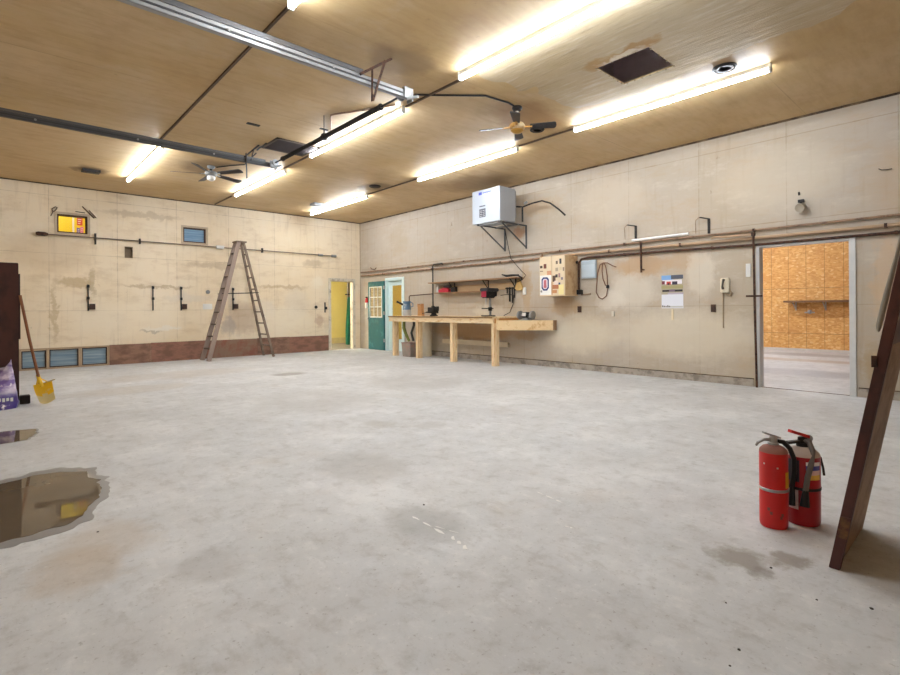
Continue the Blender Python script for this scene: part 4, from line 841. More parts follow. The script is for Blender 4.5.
# ------------------------------------------------------------------ workbench
t = thing('workbench', (8.0, 8.95, 0), 'long pine workbench with thick front rail on paired legs', 'workbench')
BY0, BY1 = 7.12, 10.83
MB().box((7.66, BY0, 1.0), (R - 0.002, BY1, 1.035)).build('top', M_pine, t)
MB().box((7.68, BY0, 0.895), (7.72, BY1, 1.0)).build('front_rail', M_pine, t)
MB().box((7.72, BY0, 0.90), (R - 0.002, BY0 + 0.04, 1.0)).build('end_rail', mat('orange_pine', (206, 146, 84), 0.6, var=0.15, stretch=(0.6, 3, 3)), t)
MB().box((7.72, BY1 - 0.04, 0.90), (R - 0.002, BY1, 1.0)).build('end_rail', M_pine, t)
for y in (7.17, 8.46, 9.72, 10.70):
    mb = MB(); mb.box((7.725, y - 0.045, 0), (7.77, y + 0.045, 1.0)); mb.box((7.77, y - 0.06, 0), (7.86, y - 0.02, 1.0)); mb.build('leg', M_pinev, t, bevel=0.003)
MB().box((7.655, BY0, 1.004), (7.66, BY1, 1.036)).build('edge_band', mat('grubby_edge', (140, 108, 72), 0.6), t)
# angled corner bench
t = thing('corner_bench', (8.1, 6.6, 0.75), 'lower angled plank bench fixed between workbench end and wall', 'bench')
F0, F1 = Vector((7.74, 7.075, 0)), Vector((8.42, 6.15, 0)); dv = (F1 - F0).normalized(); nv = Vector((dv.y, -dv.x, 0))
if nv.x < 0: nv = -nv
def board(a, b, off, th, z0, z1): return [a + nv * off + Vector((0, 0, z0)), b + nv * off + Vector((0, 0, z0)), b + nv * (off + th) + Vector((0, 0, z0)), a + nv * (off + th) + Vector((0, 0, z0))], (0, 0, z1 - z0)
MB().prism(*board(F0, F1, 0, 0.04, 0.755, 0.96)).build('front_board', mat('pale_pine', (234, 206, 160), 0.6, var=0.12, scale=5, col2=(196, 150, 92), amt=0.3), t)
MB().prism([(F0 + nv * 0.04) + Vector((0, 0, 0.925)), (F1 + nv * 0.04) + Vector((0, 0, 0.925)), Vector((R - 0.002, 6.12, 0.925)), Vector((R - 0.002, 7.10, 0.925)), Vector((7.80, 7.10, 0.925))], (0, 0, 0.03)).build('top', M_shelfwood, t)
MB().box((8.42, 6.12, 0.76), (R - 0.002, 6.16, 0.96)).build('end_board', M_shelfwood, t)
# bench grinder
t = thing('bench_grinder', (8.22, 6.66, 0.955), 'black and grey bench grinder on the angled corner bench', 'grinder')
gc = Vector((8.27, 6.72, 1.065)); ax = Vector((0.0, 1.0, 0.0))
MB().box((8.20, 6.62, 0.956), (8.34, 6.82, 0.975)).box((8.23, 6.66, 0.975), (8.31, 6.78, 1.02)).build('base', M_galvdull, t, bevel=0.004)
MB().lathe(gc - ax * 0.10, [(0.03, 0), (0.05, 0.02), (0.066, 0.04), (0.068, 0.1), (0.066, 0.16), (0.05, 0.18), (0.03, 0.2)], ax, 20).build('motor', M_black, t, smooth=True)
MB().box((8.19, 6.68, 1.045), (8.21, 6.765, 1.115)).build('nameplate', M_white, t)
for s_ in (-1, 1):
    MB().lathe(gc + ax * (s_ * 0.165 - 0.018), [(0.0, 0), (0.075, 0), (0.075, 0.036), (0.0, 0.036)], ax, 22).build('grinding_wheel', mat('grey_wheel', (140, 140, 142), 0.8), t)
    MB().lathe(gc + ax * (s_ * 0.165 - 0.026), [(0.06, 0), (0.088, 0.004), (0.088, 0.05), (0.06, 0.054)], ax, 22).build('wheel_guard', M_galvdull, t, smooth=True)
    MB().box((8.21, gc.y + s_ * 0.16 - 0.03, 1.02), (8.16, gc.y + s_ * 0.16 + 0.03, 1.03)).build('tool_rest', M_galv, t)
MB().tube([gc - ax * 0.19, gc + ax * 0.19], 0.014, 10).build('shaft', M_galv, t)
# drill press
t = thing('drill_press', (8.1, 7.64, 1.035), 'small bench drill press with red front on the workbench', 'drill press')
dx, dy = 8.10, 7.64
MB().box((dx - 0.13, dy - 0.11, 1.036), (dx + 0.11, dy + 0.11, 1.06)).build('base', M_black, t, bevel=0.006)
MB().tube([(dx + 0.05, dy, 1.06), (dx + 0.05, dy, 1.60)], 0.028, 14).build('column', M_galvdull, t, smooth=True)
MB().box((dx - 0.13, dy - 0.09, 1.20), (dx + 0.06, dy + 0.09, 1.222)).tube([(dx + 0.05, dy, 1.16), (dx + 0.05, dy, 1.24)], 0.045, 12).build('table', M_black, t)
MB().box((dx - 0.15, dy - 0.085, 1.44), (dx + 0.14, dy + 0.085, 1.60)).build('head', M_black, t, bevel=0.02)
MB().box((dx - 0.16, dy - 0.12, 1.585), (dx + 0.22, dy + 0.12, 1.66)).build('belt_cover', mat('charcoal_cover', (52, 52, 56), 0.45), t, bevel=0.015)
MB().box((dx - 0.156, dy - 0.075, 1.46), (dx - 0.15, dy + 0.075, 1.585)).build('front_plate', mat('crimson_plate', (158, 36, 60), 0.4), t)
MB().tube([(dx - 0.08, dy, 1.45), (dx - 0.08, dy, 1.36), (dx - 0.08, dy, 1.28)], [0.025, 0.018, 0.006], 12).build('chuck', M_galv, t)
for a in (0.3, 2.4, 4.5): MB().tube([(dx - 0.06, dy - 0.09, 1.50), (dx - 0.06 + 0.1 * math.cos(a), dy - 0.11, 1.50 + 0.1 * math.sin(a))], 0.007, 7).build('feed_handle', M_black, t)
MB().box((dx + 0.12, dy - 0.06, 1.48), (dx + 0.22, dy + 0.06, 1.62)).build('motor', M_black, t, bevel=0.01)
tag(MB().tube([(8.34, 7.50, 1.50), (8.44, 7.35, 1.52), (8.46, 7.22, 1.50), (8.46, 7.24, 1.3), (8.44, 7.32, 1.12), (8.35, 7.42, 1.05)], 0.008, 6).build('power_cord', M_dark, smooth=True), 'thin dark power cord drooping behind the drill press', 'cord')
# vise
t = thing('bench_vise', (7.92, 9.35, 1.035), 'dark iron bench vise on the workbench', 'vise')
MB().lathe((7.95, 9.33, 1.036), [(0.10, 0), (0.10, 0.02), (0.07, 0.04), (0.06, 0.07)], (0, 0, 1), 18).build('base', M_dark, t)
MB().box((7.93, 9.24, 1.10), (8.03, 9.42, 1.16)).box((7.97, 9.22, 1.16), (8.03, 9.44, 1.27)).build('fixed_jaw', M_dark, t, bevel=0.008)
MB().box((7.80, 9.27, 1.11), (7.93, 9.39, 1.15)).box((7.84, 9.22, 1.13), (7.89, 9.44, 1.25)).build('moving_jaw', M_dark, t, bevel=0.008)
MB().tube([(7.72, 9.33, 1.13), (8.0, 9.33, 1.13)], 0.018, 10).build('screw', M_dark, t)
MB().tube([(7.73, 9.50, 1.10), (7.73, 9.14, 1.16)], 0.009, 8).build('vise_handle', M_dark, t)
# jug, wood block
t = thing('watering_jug', (8.05, 10.54, 1.035), 'blue and white jug at the far end of the workbench', 'jug')
MB().lathe((8.05, 10.54, 1.036), [(0.11, 0), (0.115, 0.06), (0.11, 0.16)], (0, 0, 1), 20).build('base', mat('grey_jug_base', (178, 178, 176), 0.5), t, smooth=True)
MB().lathe((8.05, 10.54, 1.196), [(0.11, 0), (0.105, 0.1), (0.09, 0.16), (0.11, 0.22), (0.10, 0.22), (0, 0.2)], (0, 0, 1), 20).build('body', mat('dusty_blue', (92, 122, 148), 0.5, var=0.2, col2=(180, 188, 192), amt=0.3), t, smooth=True)
MB().tube([(7.97, 10.60, 1.33), (7.90, 10.70, 1.39), (7.88, 10.74, 1.41)], [0.03, 0.022, 0.03], 10).build('spout', M_dark, t)
MB().tube([(8.10, 10.48, 1.26), (8.13, 10.38, 1.28), (8.12, 10.37, 1.36), (8.08, 10.44, 1.40)], 0.012, 8).build('handle', mat('dusty_blue', (112, 138, 158)), t)
tag(MB().prism([(8.2, 10.09, 1.036), (8.2, 10.29, 1.036), (8.2, 10.27, 1.18), (8.2, 10.30, 1.35), (8.2, 10.21, 1.31), (8.2, 10.12, 1.35), (8.2, 10.12, 1.2)], (0.09, 0, 0)).build('wood_block', mat('amber_wood', (186, 136, 88), 0.6, var=0.2), bevel=0.008), 'shaped brown wood block standing beside the blue jug', 'wood block')
# air line down to the vise with branch to the left
t = thing('air_line', (8.42, 9.9, 1.29), 'dark air line dropping from the upper pipe to the workbench', 'pipe')
MB().tube([(8.44, 9.55, 2.33), (8.42, 9.55, 2.36), (8.41, 9.70, 2.36), (8.41, 9.86, 2.355), (8.41, 9.90, 2.31), (8.41, 9.90, 1.27)], 0.018, 9).build('drop', M_dark, t, smooth=True)
MB().tube([(8.41, 9.90, 1.60), (8.41, 10.86, 1.575), (8.41, 10.90, 1.55), (8.41, 10.90, 1.42)], 0.013, 8).build('branch', M_rust, t, smooth=True)
MB().box((8.38, 9.87, 1.20), (8.44, 9.93, 1.29)).build('valve', M_dark, t)
# shelves on the wall
t = thing('wall_shelf', (R, 8.5, 1.6), 'two tier plank shelf on the wall above the workbench', 'shelf')
MB().box((8.24, 7.0, 1.86), (R - 0.001, 9.90, 1.885)).build('upper_board', M_shelfwood, t)
MB().box((8.30, 7.72, 1.60), (R - 0.001, 9.72, 1.622)).build('lower_board', M_shelfwood, t)
MB().box((R - 0.022, 7.25, 1.63), (R - 0.001, 9.72, 1.78)).build('back_board', mat('pale_back_board', (196, 166, 128), 0.6, var=0.12, stretch=(3, 0.5, 3)), t)
for y in (7.18, 8.0, 9.15): MB().box((8.27, y - 0.012, 1.845), (R - 0.022, y + 0.012, 1.86)).box((R - 0.036, y - 0.012, 1.60), (R - 0.022, y + 0.012, 1.86)).bar((8.30, y, 1.845), (R - 0.03, y, 1.66), 0.018, 0.014).build('shelf_bracket', M_dark, t)
tag(MB().box((8.33, 9.22, 1.622), (8.46, 9.60, 1.70)).box((8.35, 9.3, 1.70), (8.44, 9.52, 1.735)).build('tool_case', mat('red_case', (196, 40, 60), 0.4), bevel=0.01), 'red tool case on the lower wall shelf', 'tool case')
tag(MB().lathe((8.39, 9.68, 1.622), [(0.035, 0), (0.035, 0.13), (0.012, 0.16), (0.012, 0.19), (0, 0.19)], (0, 0, 1), 14).build('spray_bottle', M_white, smooth=True), 'white bottle at the left end of the lower shelf', 'bottle')
tag(MB().box((8.36, 9.02, 1.622), (8.46, 9.17, 1.75)).build('oil_tin', M_dark, bevel=0.008), 'dark tin beside the red case on the lower shelf', 'tin')
tag(MB().box((R - 0.1, 9.24, 1.735), (R - 0.05, 9.5, 1.80)).build('tool_bag', mat('charcoal_bag', (70, 60, 60), 0.7), bevel=0.012), 'dark bag on top of the red tool case', 'bag')
t = thing('caulking_gun', (8.32, 7.15, 1.886), 'black caulking gun lying on the upper shelf end', 'caulking gun')
MB().tube([(8.30, 7.42, 1.955), (8.32, 7.30, 1.92), (8.33, 7.16, 1.925), (8.34, 6.98, 1.92)], [0.012, 0.026, 0.026, 0.02], 10).build('barrel', M_dark, t, smooth=True)
MB().tube([(8.34, 7.0, 1.92), (8.36, 6.92, 1.87), (8.36, 6.90, 1.82)], 0.014, 8).build('grip', M_dark, t)
# hanging brush + hanging tools
t = thing('hand_broom', (R, 7.1, 1.6), 'straw hand broom hanging under the shelf end', 'broom')
MB().prism([(R - 0.05, 7.10, 1.84), (R - 0.05, 7.07, 1.84), (R - 0.05, 6.97, 1.64), (R - 0.05, 7.02, 1.60), (R - 0.05, 7.14, 1.60), (R - 0.05, 7.19, 1.65)], (0.045, 0, 0)).build('bristles', mat('straw', (206, 172, 110), 0.8, var=0.25, stretch=(6, 6, 0.6)), t)
MB().tube([(R - 0.03, 7.085, 1.83), (R - 0.03, 7.085, 1.89)], 0.012, 8).build('loop', M_pipe, t)
t = thing('tool_rack', (R, 7.32, 1.62), 'row of dark hand tools hanging on hooks beside the drill press', 'tool rack')
MB().box((R - 0.03, 7.18, 1.645), (R, 7.48, 1.67)).build('rail', M_dark, t)
for y, l, w in ((7.42, 0.12, 0.03), (7.35, 0.30, 0.035), (7.27, 0.33, 0.03), (7.21, 0.22, 0.025)):
    MB().box((R - 0.04, y - w / 2, 1.66 - l), (R - 0.028, y + w / 2, 1.66)).lathe((R - 0.045, y, 1.655), [(w * .8, 0), (w * .8, 0.02)], (1, 0, 0), 10).build('hanging_tool', M_dark, t)
tag(MB().box((R - 0.03, 6.90, 1.50), (R, 6.99, 1.66)).build('white_tag', M_white, bevel=0.01), 'white plastic holder on the wall right of the broom', 'holder')
# under the bench: planter pot, hoses, white roll
t = thing('bucket', (7.86, 10.2, 0), 'square grey and pink bucket standing under the workbench', 'bucket')
def frustum(mb, x, y, w0, w1, d0, d1, z0, z1):
    return mb.hexa([(x - w0, y - d0, z0), (x + w0, y - d0, z0), (x + w0, y + d0, z0), (x - w0, y + d0, z0), (x - w1, y - d1, z1), (x + w1, y - d1, z1), (x + w1, y + d1, z1), (x - w1, y + d1, z1)])
frustum(MB(), 7.90, 10.2, 0.13, 0.15, 0.17, 0.19, 0.0, 0.33).build('body', mat('grimy_bucket', (150, 138, 128), 0.7, var=0.2, col2=(170, 132, 120), amt=0.3), t, bevel=0.008)
frustum(MB(), 7.90, 10.2, 0.155, 0.155, 0.195, 0.195, 0.33, 0.36).build('rim', mat('dull_pink', (150, 126, 116), 0.7), t, bevel=0.006)
tag(MB().tube([(7.90, 10.26, 0.395), (7.90, 10.38, 0.55), (7.90, 10.48, 0.72), (7.92, 10.50, 0.88), (7.98, 10.46, 0.955)], [0.03, 0.04, 0.045, 0.04, 0.03], 9).build('green_hose', mat('olive_hose', (120, 128, 60), 0.6, var=0.2), smooth=True), 'olive green hose coming up out of the bucket', 'hose')
tag(MB().tube([(7.95, 10.14, 0.395), (7.93, 10.20, 0.60), (7.97, 10.14, 0.80), (8.0, 10.20, 0.945)], 0.03, 9).build('black_hose', mat('charcoal_hose', (58, 62, 60), 0.6), smooth=True), 'charcoal hose rising from the bucket to the bench', 'hose')
tag(MB().tube([(8.24, 9.96, 0.0), (8.24, 9.96, 0.88)], 0.13, 20).build('drum', mat('cream_drum', (214, 204, 182), 0.5, var=0.1), smooth=True), 'tall cream drum behind the bucket under the workbench', 'drum')
tag(MB().box((8.46, 7.4, 0.34), (R - 0.001, 9.6, 0.45)).build('wall_cleat', mat('pale_cleat', (212, 198, 172), 0.6, var=0.12)), 'pale board fixed low on the wall under the workbench', 'board')
# small fire extinguisher on the corner wall
t = thing('wall_extinguisher', (R - 0.07, 13.08, 1.25), 'tiny red and white extinguisher hung by the corner', 'extinguisher')
MB().lathe((R - 0.058, 13.08, 1.25), [(0.0, 0), (0.044, 0.0), (0.048, 0.02), (0.048, 0.17)], (0, 0, 1), 16).build('label_band', M_white, t, smooth=True)
MB().lathe((R - 0.058, 13.08, 1.42), [(0.048, 0), (0.048, 0.08), (0.03, 0.13), (0.02, 0.15)], (0, 0, 1), 16).build('cylinder', mat('extinguisher_red', (204, 36, 34), 0.35, var=0.08), t, smooth=True)
MB().box((R - 0.09, 13.06, 1.56), (R - 0.04, 13.10, 1.60)).box((R - 0.02, 13.06, 1.30), (R, 13.10, 1.58)).build('valve', M_dark, t)
tag(MB().tube([(R - 0.02, 12.9, 2.48), (R - 0.06, 12.8, 2.43), (R - 0.04, 12.65, 2.40), (R - 0.02, 12.6, 2.46)], 0.012, 7).build('wire_scrap', M_rust), 'scrap of wire above the pipes over the teal door', 'wire')

# ------------------------------------------------------------------ far wall pipe, hangers
t = thing('pipe', (4.1, D - 0.05, 2.82), 'long thin pipe crossing the far wall under the high windows', 'pipe')
YP = D - 0.05
MB().tube([(0.80, YP, 2.835), (7.58, YP, 2.82)], 0.012, 9).build('run', mat('grey_brown_pipe', (112, 98, 88), 0.5, 0.3), t, smooth=True)
MB().tube([(0.66, YP, 2.835), (0.70, YP, 2.835), (0.80, YP, 2.835), (0.86, YP, 2.835)], [0.03, 0.044, 0.044, 0.025], 12).build('end_valve', M_rust, t, smooth=True)
for x, r_ in ((7.12, 0.034), (7.56, 0.04)): MB().tube([(x - 0.07, YP, 2.82), (x + 0.07, YP, 2.82)], r_, 10).build('coupling', M_galvdull, t, smooth=True)
for x, h in ((1.68, 0.14), (2.53, 0.06), (5.4, 0.06)): MB().box((x - 0.015, YP - 0.02, 2.83 - h), (x + 0.0149, D - 0.001, 2.86 + h * .5)).build('pipe_clip', M_dark, t)
MB().box((4.22, YP - 0.03, 2.79), (4.40, YP + 0.03, 2.87)).build('joint', M_white, t)
def hanger(x, lab, box):
    t = thing('wall_hanger', (x, D, 1.2), lab, 'hanger', 'black strap hangers on the far wall')
    MB().box((x - 0.011, D - 0.03, 1.22), (x + 0.011, D, 1.80)).build('strap', M_black, t)
    for z in (1.76, 1.50): MB().box((x - 0.024, D - 0.05, z - 0.03), (x + 0.024, D - 0.02, z + 0.03)).build('hook', M_black, t)
    if box: MB().box((x + 0.02, D - 0.05, 1.25), (x + 0.125, D, 1.375)).build('outlet_box', mat('brown_bakelite', (70, 50, 42), 0.4), t)
hanger(1.545, 'black strap hanger with outlet box below the yellow window', True)
hanger(2.795, 'plain black strap hanger without an outlet box', False)
hanger(3.40, 'black strap hanger with outlet box left of the ladder', True)
hanger(4.63, 'black strap hanger seen between the ladder legs', True)
tag(MB().lathe((4.02, D, 1.68), [(0.05, 0), (0.05, 0.02), (0.03, 0.02), (0.03, 0.012), (0, 0.012)], (0, -1, 0), 14).build('wall_ring', M_galvdull), 'small grey ring on the wall left of the ladder', 'ring')
tag(MB().box((3.90, D - 0.006, 1.24), (4.12, D, 1.38)).build('paper_label', M_white), 'white paper label on the wall behind the ladder', 'label')

# ------------------------------------------------------------------ stepladder
t = thing('stepladder', (4.58, 12.95, 0), 'tall weathered wooden stepladder standing open before the far wall', 'ladder')
top = 2.93
def lrail(p, q, w, th, nm, m): MB().bar(p, q, th, w, (1, 0, 0)).build(nm, m, t)
fF, fT = [(3.78, 12.68), (3.76, 13.12)], [(4.555, 12.84), (4.555, 13.05)]
bF, bT = [(5.39, 12.75), (5.36, 13.32)], [(4.68, 12.86), (4.68, 13.04)]
for (a, b) in zip(fF, fT): lrail((*a, 0), (*b, top), 0.10, 0.035, 'front_leg', mat('grey_purple_wood', (150, 132, 122), 0.7, var=0.15, stretch=(3, 3, .7)))
for (a, b) in zip(bF, bT): lrail((*a, 0), (*b, top - 0.03), 0.055, 0.035, 'rear_leg', M_oldwood)
MB().box((4.48, 12.80, top - 0.02), (4.74, 13.09, top + 0.015)).build('top_cap', M_oldwood, t, bevel=0.004)
for k in range(1, 10):
    f = k * 0.292 / top
    a, b = [Vector((p[0] + (q[0] - p[0]) * f, p[1] + (q[1] - p[1]) * f, k * 0.292)) for p, q in zip(fF, fT)]
    MB().bar(a, b, 0.10, 0.024).build('step', M_darkwood, t)
    a, b = [Vector((p[0] + (q[0] - p[0]) * f, p[1] + (q[1] - p[1]) * f, k * 0.292)) for p, q in zip(bF, bT)]
    MB().bar(a, b, 0.03, 0.03).build('rung', M_oldwood, t)
for y in (12.78, 13.11): MB().bar((4.13, y, 1.62), (5.03, y + 0.02, 1.66), 0.008, 0.018).build('spreader', M_dark, t)

# ------------------------------------------------------------------ left: steel cabinet, bag, scoop, puddles
M_maroon = mat('rusty_maroon_paint', (78, 46, 40), 0.45, 0.1, var=0.2, scale=3, col2=(58, 36, 32), amt=0.6, stretch=(1, 1, 0.6))
t = thing('steel_cabinet', (-0.20, 8.78, 0), 'tall rusty maroon steel cabinet at the left edge', 'cabinet')
MB().box((-0.66, 8.58, 0.05), (0.245, 9.0, 1.84)).build('body', M_maroon, t, bevel=0.006)
for a, b in ((-0.655, -0.21), (-0.204, 0.242)): MB().box((a, 8.558, 0.09), (b, 8.58, 1.82)).build('door', M_maroon, t, bevel=0.003)
MB().box((-0.24, 8.53, 0.95), (-0.22, 8.558, 1.1)).build('handle', M_galvdull, t)
mb = MB(); mb.box((0.245, 8.60, 0.85), (0.262, 8.63, 1.70)); mb.build('door_edge', mat('dark_edge', (62, 42, 38), 0.5), t)
for x in (-0.60, 0.19): 
    for y in (8.63, 8.95): MB().box((x - 0.03, y - 0.03, 0), (x + 0.03, y + 0.03, 0.05)).build('foot', M_dark, t)
tag(MB().box((0.249, 8.60, 0), (0.355, 8.72, 0.11)).build('wood_block', mat('black_block', (48, 38, 34), 0.7), bevel=0.006), 'dark block on the floor between cabinet and scoop', 'block')
# salt bag
def bag_material():
    q = NT('printed_bag'); o = q.obj(); g = q.noise(o, 9, 4, 0.6); g2 = q.noise(q.scaled(o, (1, 1, 1.6)), 5, 3)
    b = q.mix(q.mapr(g2, 0.42, 0.58), lin(216, 206, 226), lin(120, 96, 164))
    sz = q.n('ShaderNodeSeparateXYZ', i_0=o)
    b = q.mix(q.mapr(sz.outputs[2], 0.24, 0.14), b, lin(70, 52, 128))
    b = q.mix(q.mapr(g, 0.62, 0.68), b, lin(236, 232, 238)); q.col(b); q.set(0.3, 0, 0.5); return q.m
def bag():
    t = thing('bag', (-0.07, 8.36, 0), 'purple and white plastic bag propped against the steel cabinet', 'bag')
    mbb = MB(); n, m_ = 16, 14; rings = []
    for j in range(m_ + 1):
        v_ = j / m_; z = 0.5 * v_; ring = []
        wx = 0.31 * (1 - 0.10 * v_ ** 2) * (1 if v_ > 0.06 else 0.93); wy = 0.12 * (1 - v_ ** 1.6) ** 0.6 + 0.006
        wx *= 1 - 0.16 * v_
        for i in range(n):
            a = 2 * PI * i / n; c_, s_ = math.cos(a), math.sin(a)
            ring.append(mbb.bm.verts.new((-0.07 + wx * (abs(c_) ** 0.6) * (1 if c_ > 0 else -1) + 0.01 * mnoise.noise((i * .9, j * .7, 2)), 8.38 + 0.10 * v_ + wy * s_ + 0.018 * mnoise.noise((c_ * 2, s_ * 2, j * .6)), z * (1 + v_ * (0.22 * max(0, c_) ** 3 - 0.16 * (1 - abs(c_)) + 0.06 * mnoise.noise((c_ * 4, 1, 4)))))))
        rings.append(ring)
    for a, b in zip(rings, rings[1:]):
        for k in range(n): mbb.bm.faces.new((a[k], a[(k + 1) % n], b[(k + 1) % n], b[k]))
    mbb.bm.faces.new(list(reversed(rings[0]))); mbb.bm.faces.new(rings[-1])
    mbb.build('sack', bag_material(), t, smooth=True)
    mb = MB(); 
    for k in range(5): mb.box((0.0 + k * 0.038, 8.246, 0.10 + 0.008 * (k % 2)), (0.026 + k * 0.038, 8.252, 0.145))
    mb.build('lettering', M_white, t)
bag()
# yellow scoop
t = thing('snow_scoop', (0.46, 8.46, 0), 'yellow plastic scoop with wooden handle leaning on the cabinet', 'shovel')
M_syel = mat('yellow_plastic', (240, 196, 30), 0.4, var=0.08, col2=(232, 216, 160), amt=0.25)
axis = (Vector((0.452, 8.49, 0.29)) - Vector((0.52, 8.42, 0.0))).normalized()
sd = Vector((0.92, 0.38, 0)).normalized(); sd = (sd - axis * sd.dot(axis)).normalized(); nn = sd.cross(axis).normalized()
if nn.y > 0: nn = -nn
B0 = Vector((0.515, 8.42, 0.004))
mbb = MB(); grid = []
for j in range(9):
    v_ = j / 8; row = []
    for i in range(11):
        u_ = i / 10 * 2 - 1; w = 0.108 * (0.85 + 0.2 * v_ - 0.25 * max(0, v_ - .8))
        dish = 0.035 * (u_ * u_) + 0.05 * max(0, v_ - .7)
        row.append(mbb.bm.verts.new(B0 + axis * (0.27 * v_ + 0.03 * (u_ * u_) * (1 if v_ < .5 else 0.0)) + sd * (u_ * w) + nn * dish))
    grid.append(row)
for j in range(8):
    for i in range(10):
        f = mbb.bm.faces.new((grid[j][i], grid[j][i + 1], grid[j + 1][i + 1], grid[j + 1][i])); f.material_index = 1 if j < 3 + (1 if i in (4, 5, 6) else 0) else 0
bmesh.ops.solidify(mbb.bm, geom=mbb.bm.faces[:], thickness=0.006)
mbb.build('blade', [M_syel, mat('scuffed_pale_plastic', (224, 206, 150), 0.5, var=0.15)], t, smooth=True)
S0 = B0 + axis * 0.26
MB().tube([S0 - axis * 0.03, S0 + axis * 0.14], [0.028, 0.02], 12).bar(S0 + sd * 0.10, S0 + axis * 0.10, 0.016, 0.012).bar(S0 - sd * 0.05, S0 + axis * 0.10, 0.016, 0.012).build('socket', M_syel, t)
MB().bar(S0 - sd * 0.04, S0 + sd * 0.17 + axis * 0.03, 0.03, 0.01).build('step_plate', mat('dull_bar', (150, 136, 100), 0.5), t)
MB().tube([S0 + axis * 0.08, Vector((0.348, 8.508, 0.84)), Vector((0.258, 8.537, 1.42))], 0.017, 10).build('handle', mat('brown_handle', (136, 86, 54), 0.5, var=0.15), t, smooth=True)
# puddles
def water():
    q = NT('muddy_water'); p = q.pos(); g = q.noise(p, 2.5, 4)
    q.col(q.mix(g, lin(90, 78, 64), lin(106, 93, 76))); q.set(0.02, 0, 0.5); q.b.inputs['IOR'].default_value = 1.33; return q.m
M_water = water()
M_damp = mat('damp_concrete', (134, 132, 130), 0.35, var=0.12, scale=12)
def puddle(pts, shrink, label):
    def rag(P, amp):
        out = []
        for i, p in enumerate(P):
            q_ = P[(i + 1) % len(P)]; n = max(2, int(math.hypot(q_[0] - p[0], q_[1] - p[1]) / 0.02))
            for k in range(n):
                f = k / n; x = p[0] + (q_[0] - p[0]) * f; y = p[1] + (q_[1] - p[1]) * f
                out.append((x + amp * mnoise.noise((x * 11, y * 11, 3)), y + 1.5 * amp * mnoise.noise((x * 11, y * 11, 9))))
        return out
    cxm = sum(p[0] for p in pts) / len(pts); cym = sum(p[1] for p in pts) / len(pts)
    o = MB().prism([(x, y, 0.0005) for x, y in rag(pts, 0.03)], (0, 0, 0.001)).build('puddle', M_damp)
    tag(o, label, 'puddle')
    inner = [(cxm + (x - cxm) * shrink, cym + (y - cym) * shrink) for x, y in pts]
    MB().prism([(x, y, 0.0016) for x, y in rag(inner, 0.018)], (0, 0, 0.001)).build('water_film', M_water, o)
puddle([(-0.55, 4.75), (0.03, 4.807), (0.20, 4.889), (0.385, 4.873), (0.57, 4.70), (0.56, 4.50), (0.62, 4.36), (0.58, 4.30), (0.59, 4.14), (0.55, 3.90), (0.466, 3.75), (0.409, 3.56), (0.306, 3.45), (0.2, 3.44), (0.0, 3.42), (-0.5, 3.40), (-0.85, 4.0)], 0.86, 'large dark puddle on the concrete floor at the left edge')
puddle([(-0.5, 6.7), (0.044, 6.78), (0.196, 6.75), (0.34, 6.71), (0.33, 6.45), (0.236, 6.16), (0.12, 6.12), (-0.4, 6.1), (-0.7, 6.4)], 0.95, 'smaller puddle further back by the left edge')

# ------------------------------------------------------------------ fire extinguishers
Lf = -_rt; M_red = mat('extinguisher_red', (204, 36, 34), 0.35, var=0.08)
M_redd = mat('deep_extinguisher_red', (164, 26, 36), 0.35, var=0.08)
M_dust = mat('dusty_shoulder', (150, 104, 92), 0.7, var=0.2)
def extinguisher(name, x, y, r, hs, body_m, label):
    t = thing(name, (x, y, 0), label, 'fire extinguisher')
    MB().lathe((x, y, 0.002), [(0.0, 0.006), (r * 0.8, 0.006), (r * 0.93, 0.0), (r * 0.97, 0.008), (r, 0.02), (r, hs)], (0, 0, 1), 36).build('cylinder', body_m, t, smooth=True)
    return t
def arc_label(t, x, y, r, a0, a1, z0, z1, m, nm):
    mb = MB(); n = 8; vs = []
    for k in range(n + 1):
        a = math.radians(a0 + (a1 - a0) * k / n); d = Vector((math.cos(a), math.sin(a), 0)); vs.append((mb.bm.verts.new(Vector((x, y, z0)) + d * r), mb.bm.verts.new(Vector((x, y, z1)) + d * r)))
    for a, b in zip(vs, vs[1:]): mb.bm.faces.new((a[0], b[0], b[1], a[1]))
    return mb.build(nm, m, t)
# angle (deg, world) that faces the camera for the pair: towards the origin
x1, y1, r1 = 3.165, 0.85, 0.068
t = extinguisher('fire_extinguisher', x1, y1, r1, 0.405, M_red, 'bright red extinguisher with silver band, nearer of the pair')
MB().lathe((x1, y1, 0.407), [(r1, 0), (r1 * 0.95, 0.014), (r1 * 0.75, 0.028), (r1 * 0.45, 0.036), (0.026, 0.040)], (0, 0, 1), 36).build('shoulder', M_dust, t, smooth=True)
MB().lathe((x1, y1, 0.20), [(r1 + 0.0006, 0), (r1 + 0.003, 0.002), (r1 + 0.003, 0.014), (r1 + 0.0006, 0.016)], (0, 0, 1), 36).build('band', M_galv, t, smooth=True)
MB().lathe((x1, y1, 0.444), [(0.027, 0), (0.027, 0.012), (0.02, 0.014), (0.02, 0.04), (0.014, 0.05), (0, 0.052)], (0, 0, 1), 18).build('valve', M_galv, t, smooth=True)
c1 = Vector((x1, y1, 0.470))
MB().bar(c1 - Lf * 0.035 + _up * 0.012, c1 + Lf * 0.055 + _up * 0.042, 0.024, 0.010).build('lever', M_galv, t)
MB().tube([c1 - Lf * 0.01, c1 + Lf * 0.05 + _up * 0.004, c1 + Lf * 0.085 - _up * 0.012, c1 + Lf * 0.095 - _up * 0.03], [0.01, 0.009, 0.008, 0.006], 8).build('carry_handle', M_galv, t, smooth=True)
tow = Vector((-x1, -y1, 0)).normalized(); ca = math.degrees(math.atan2(-y1, -x1))
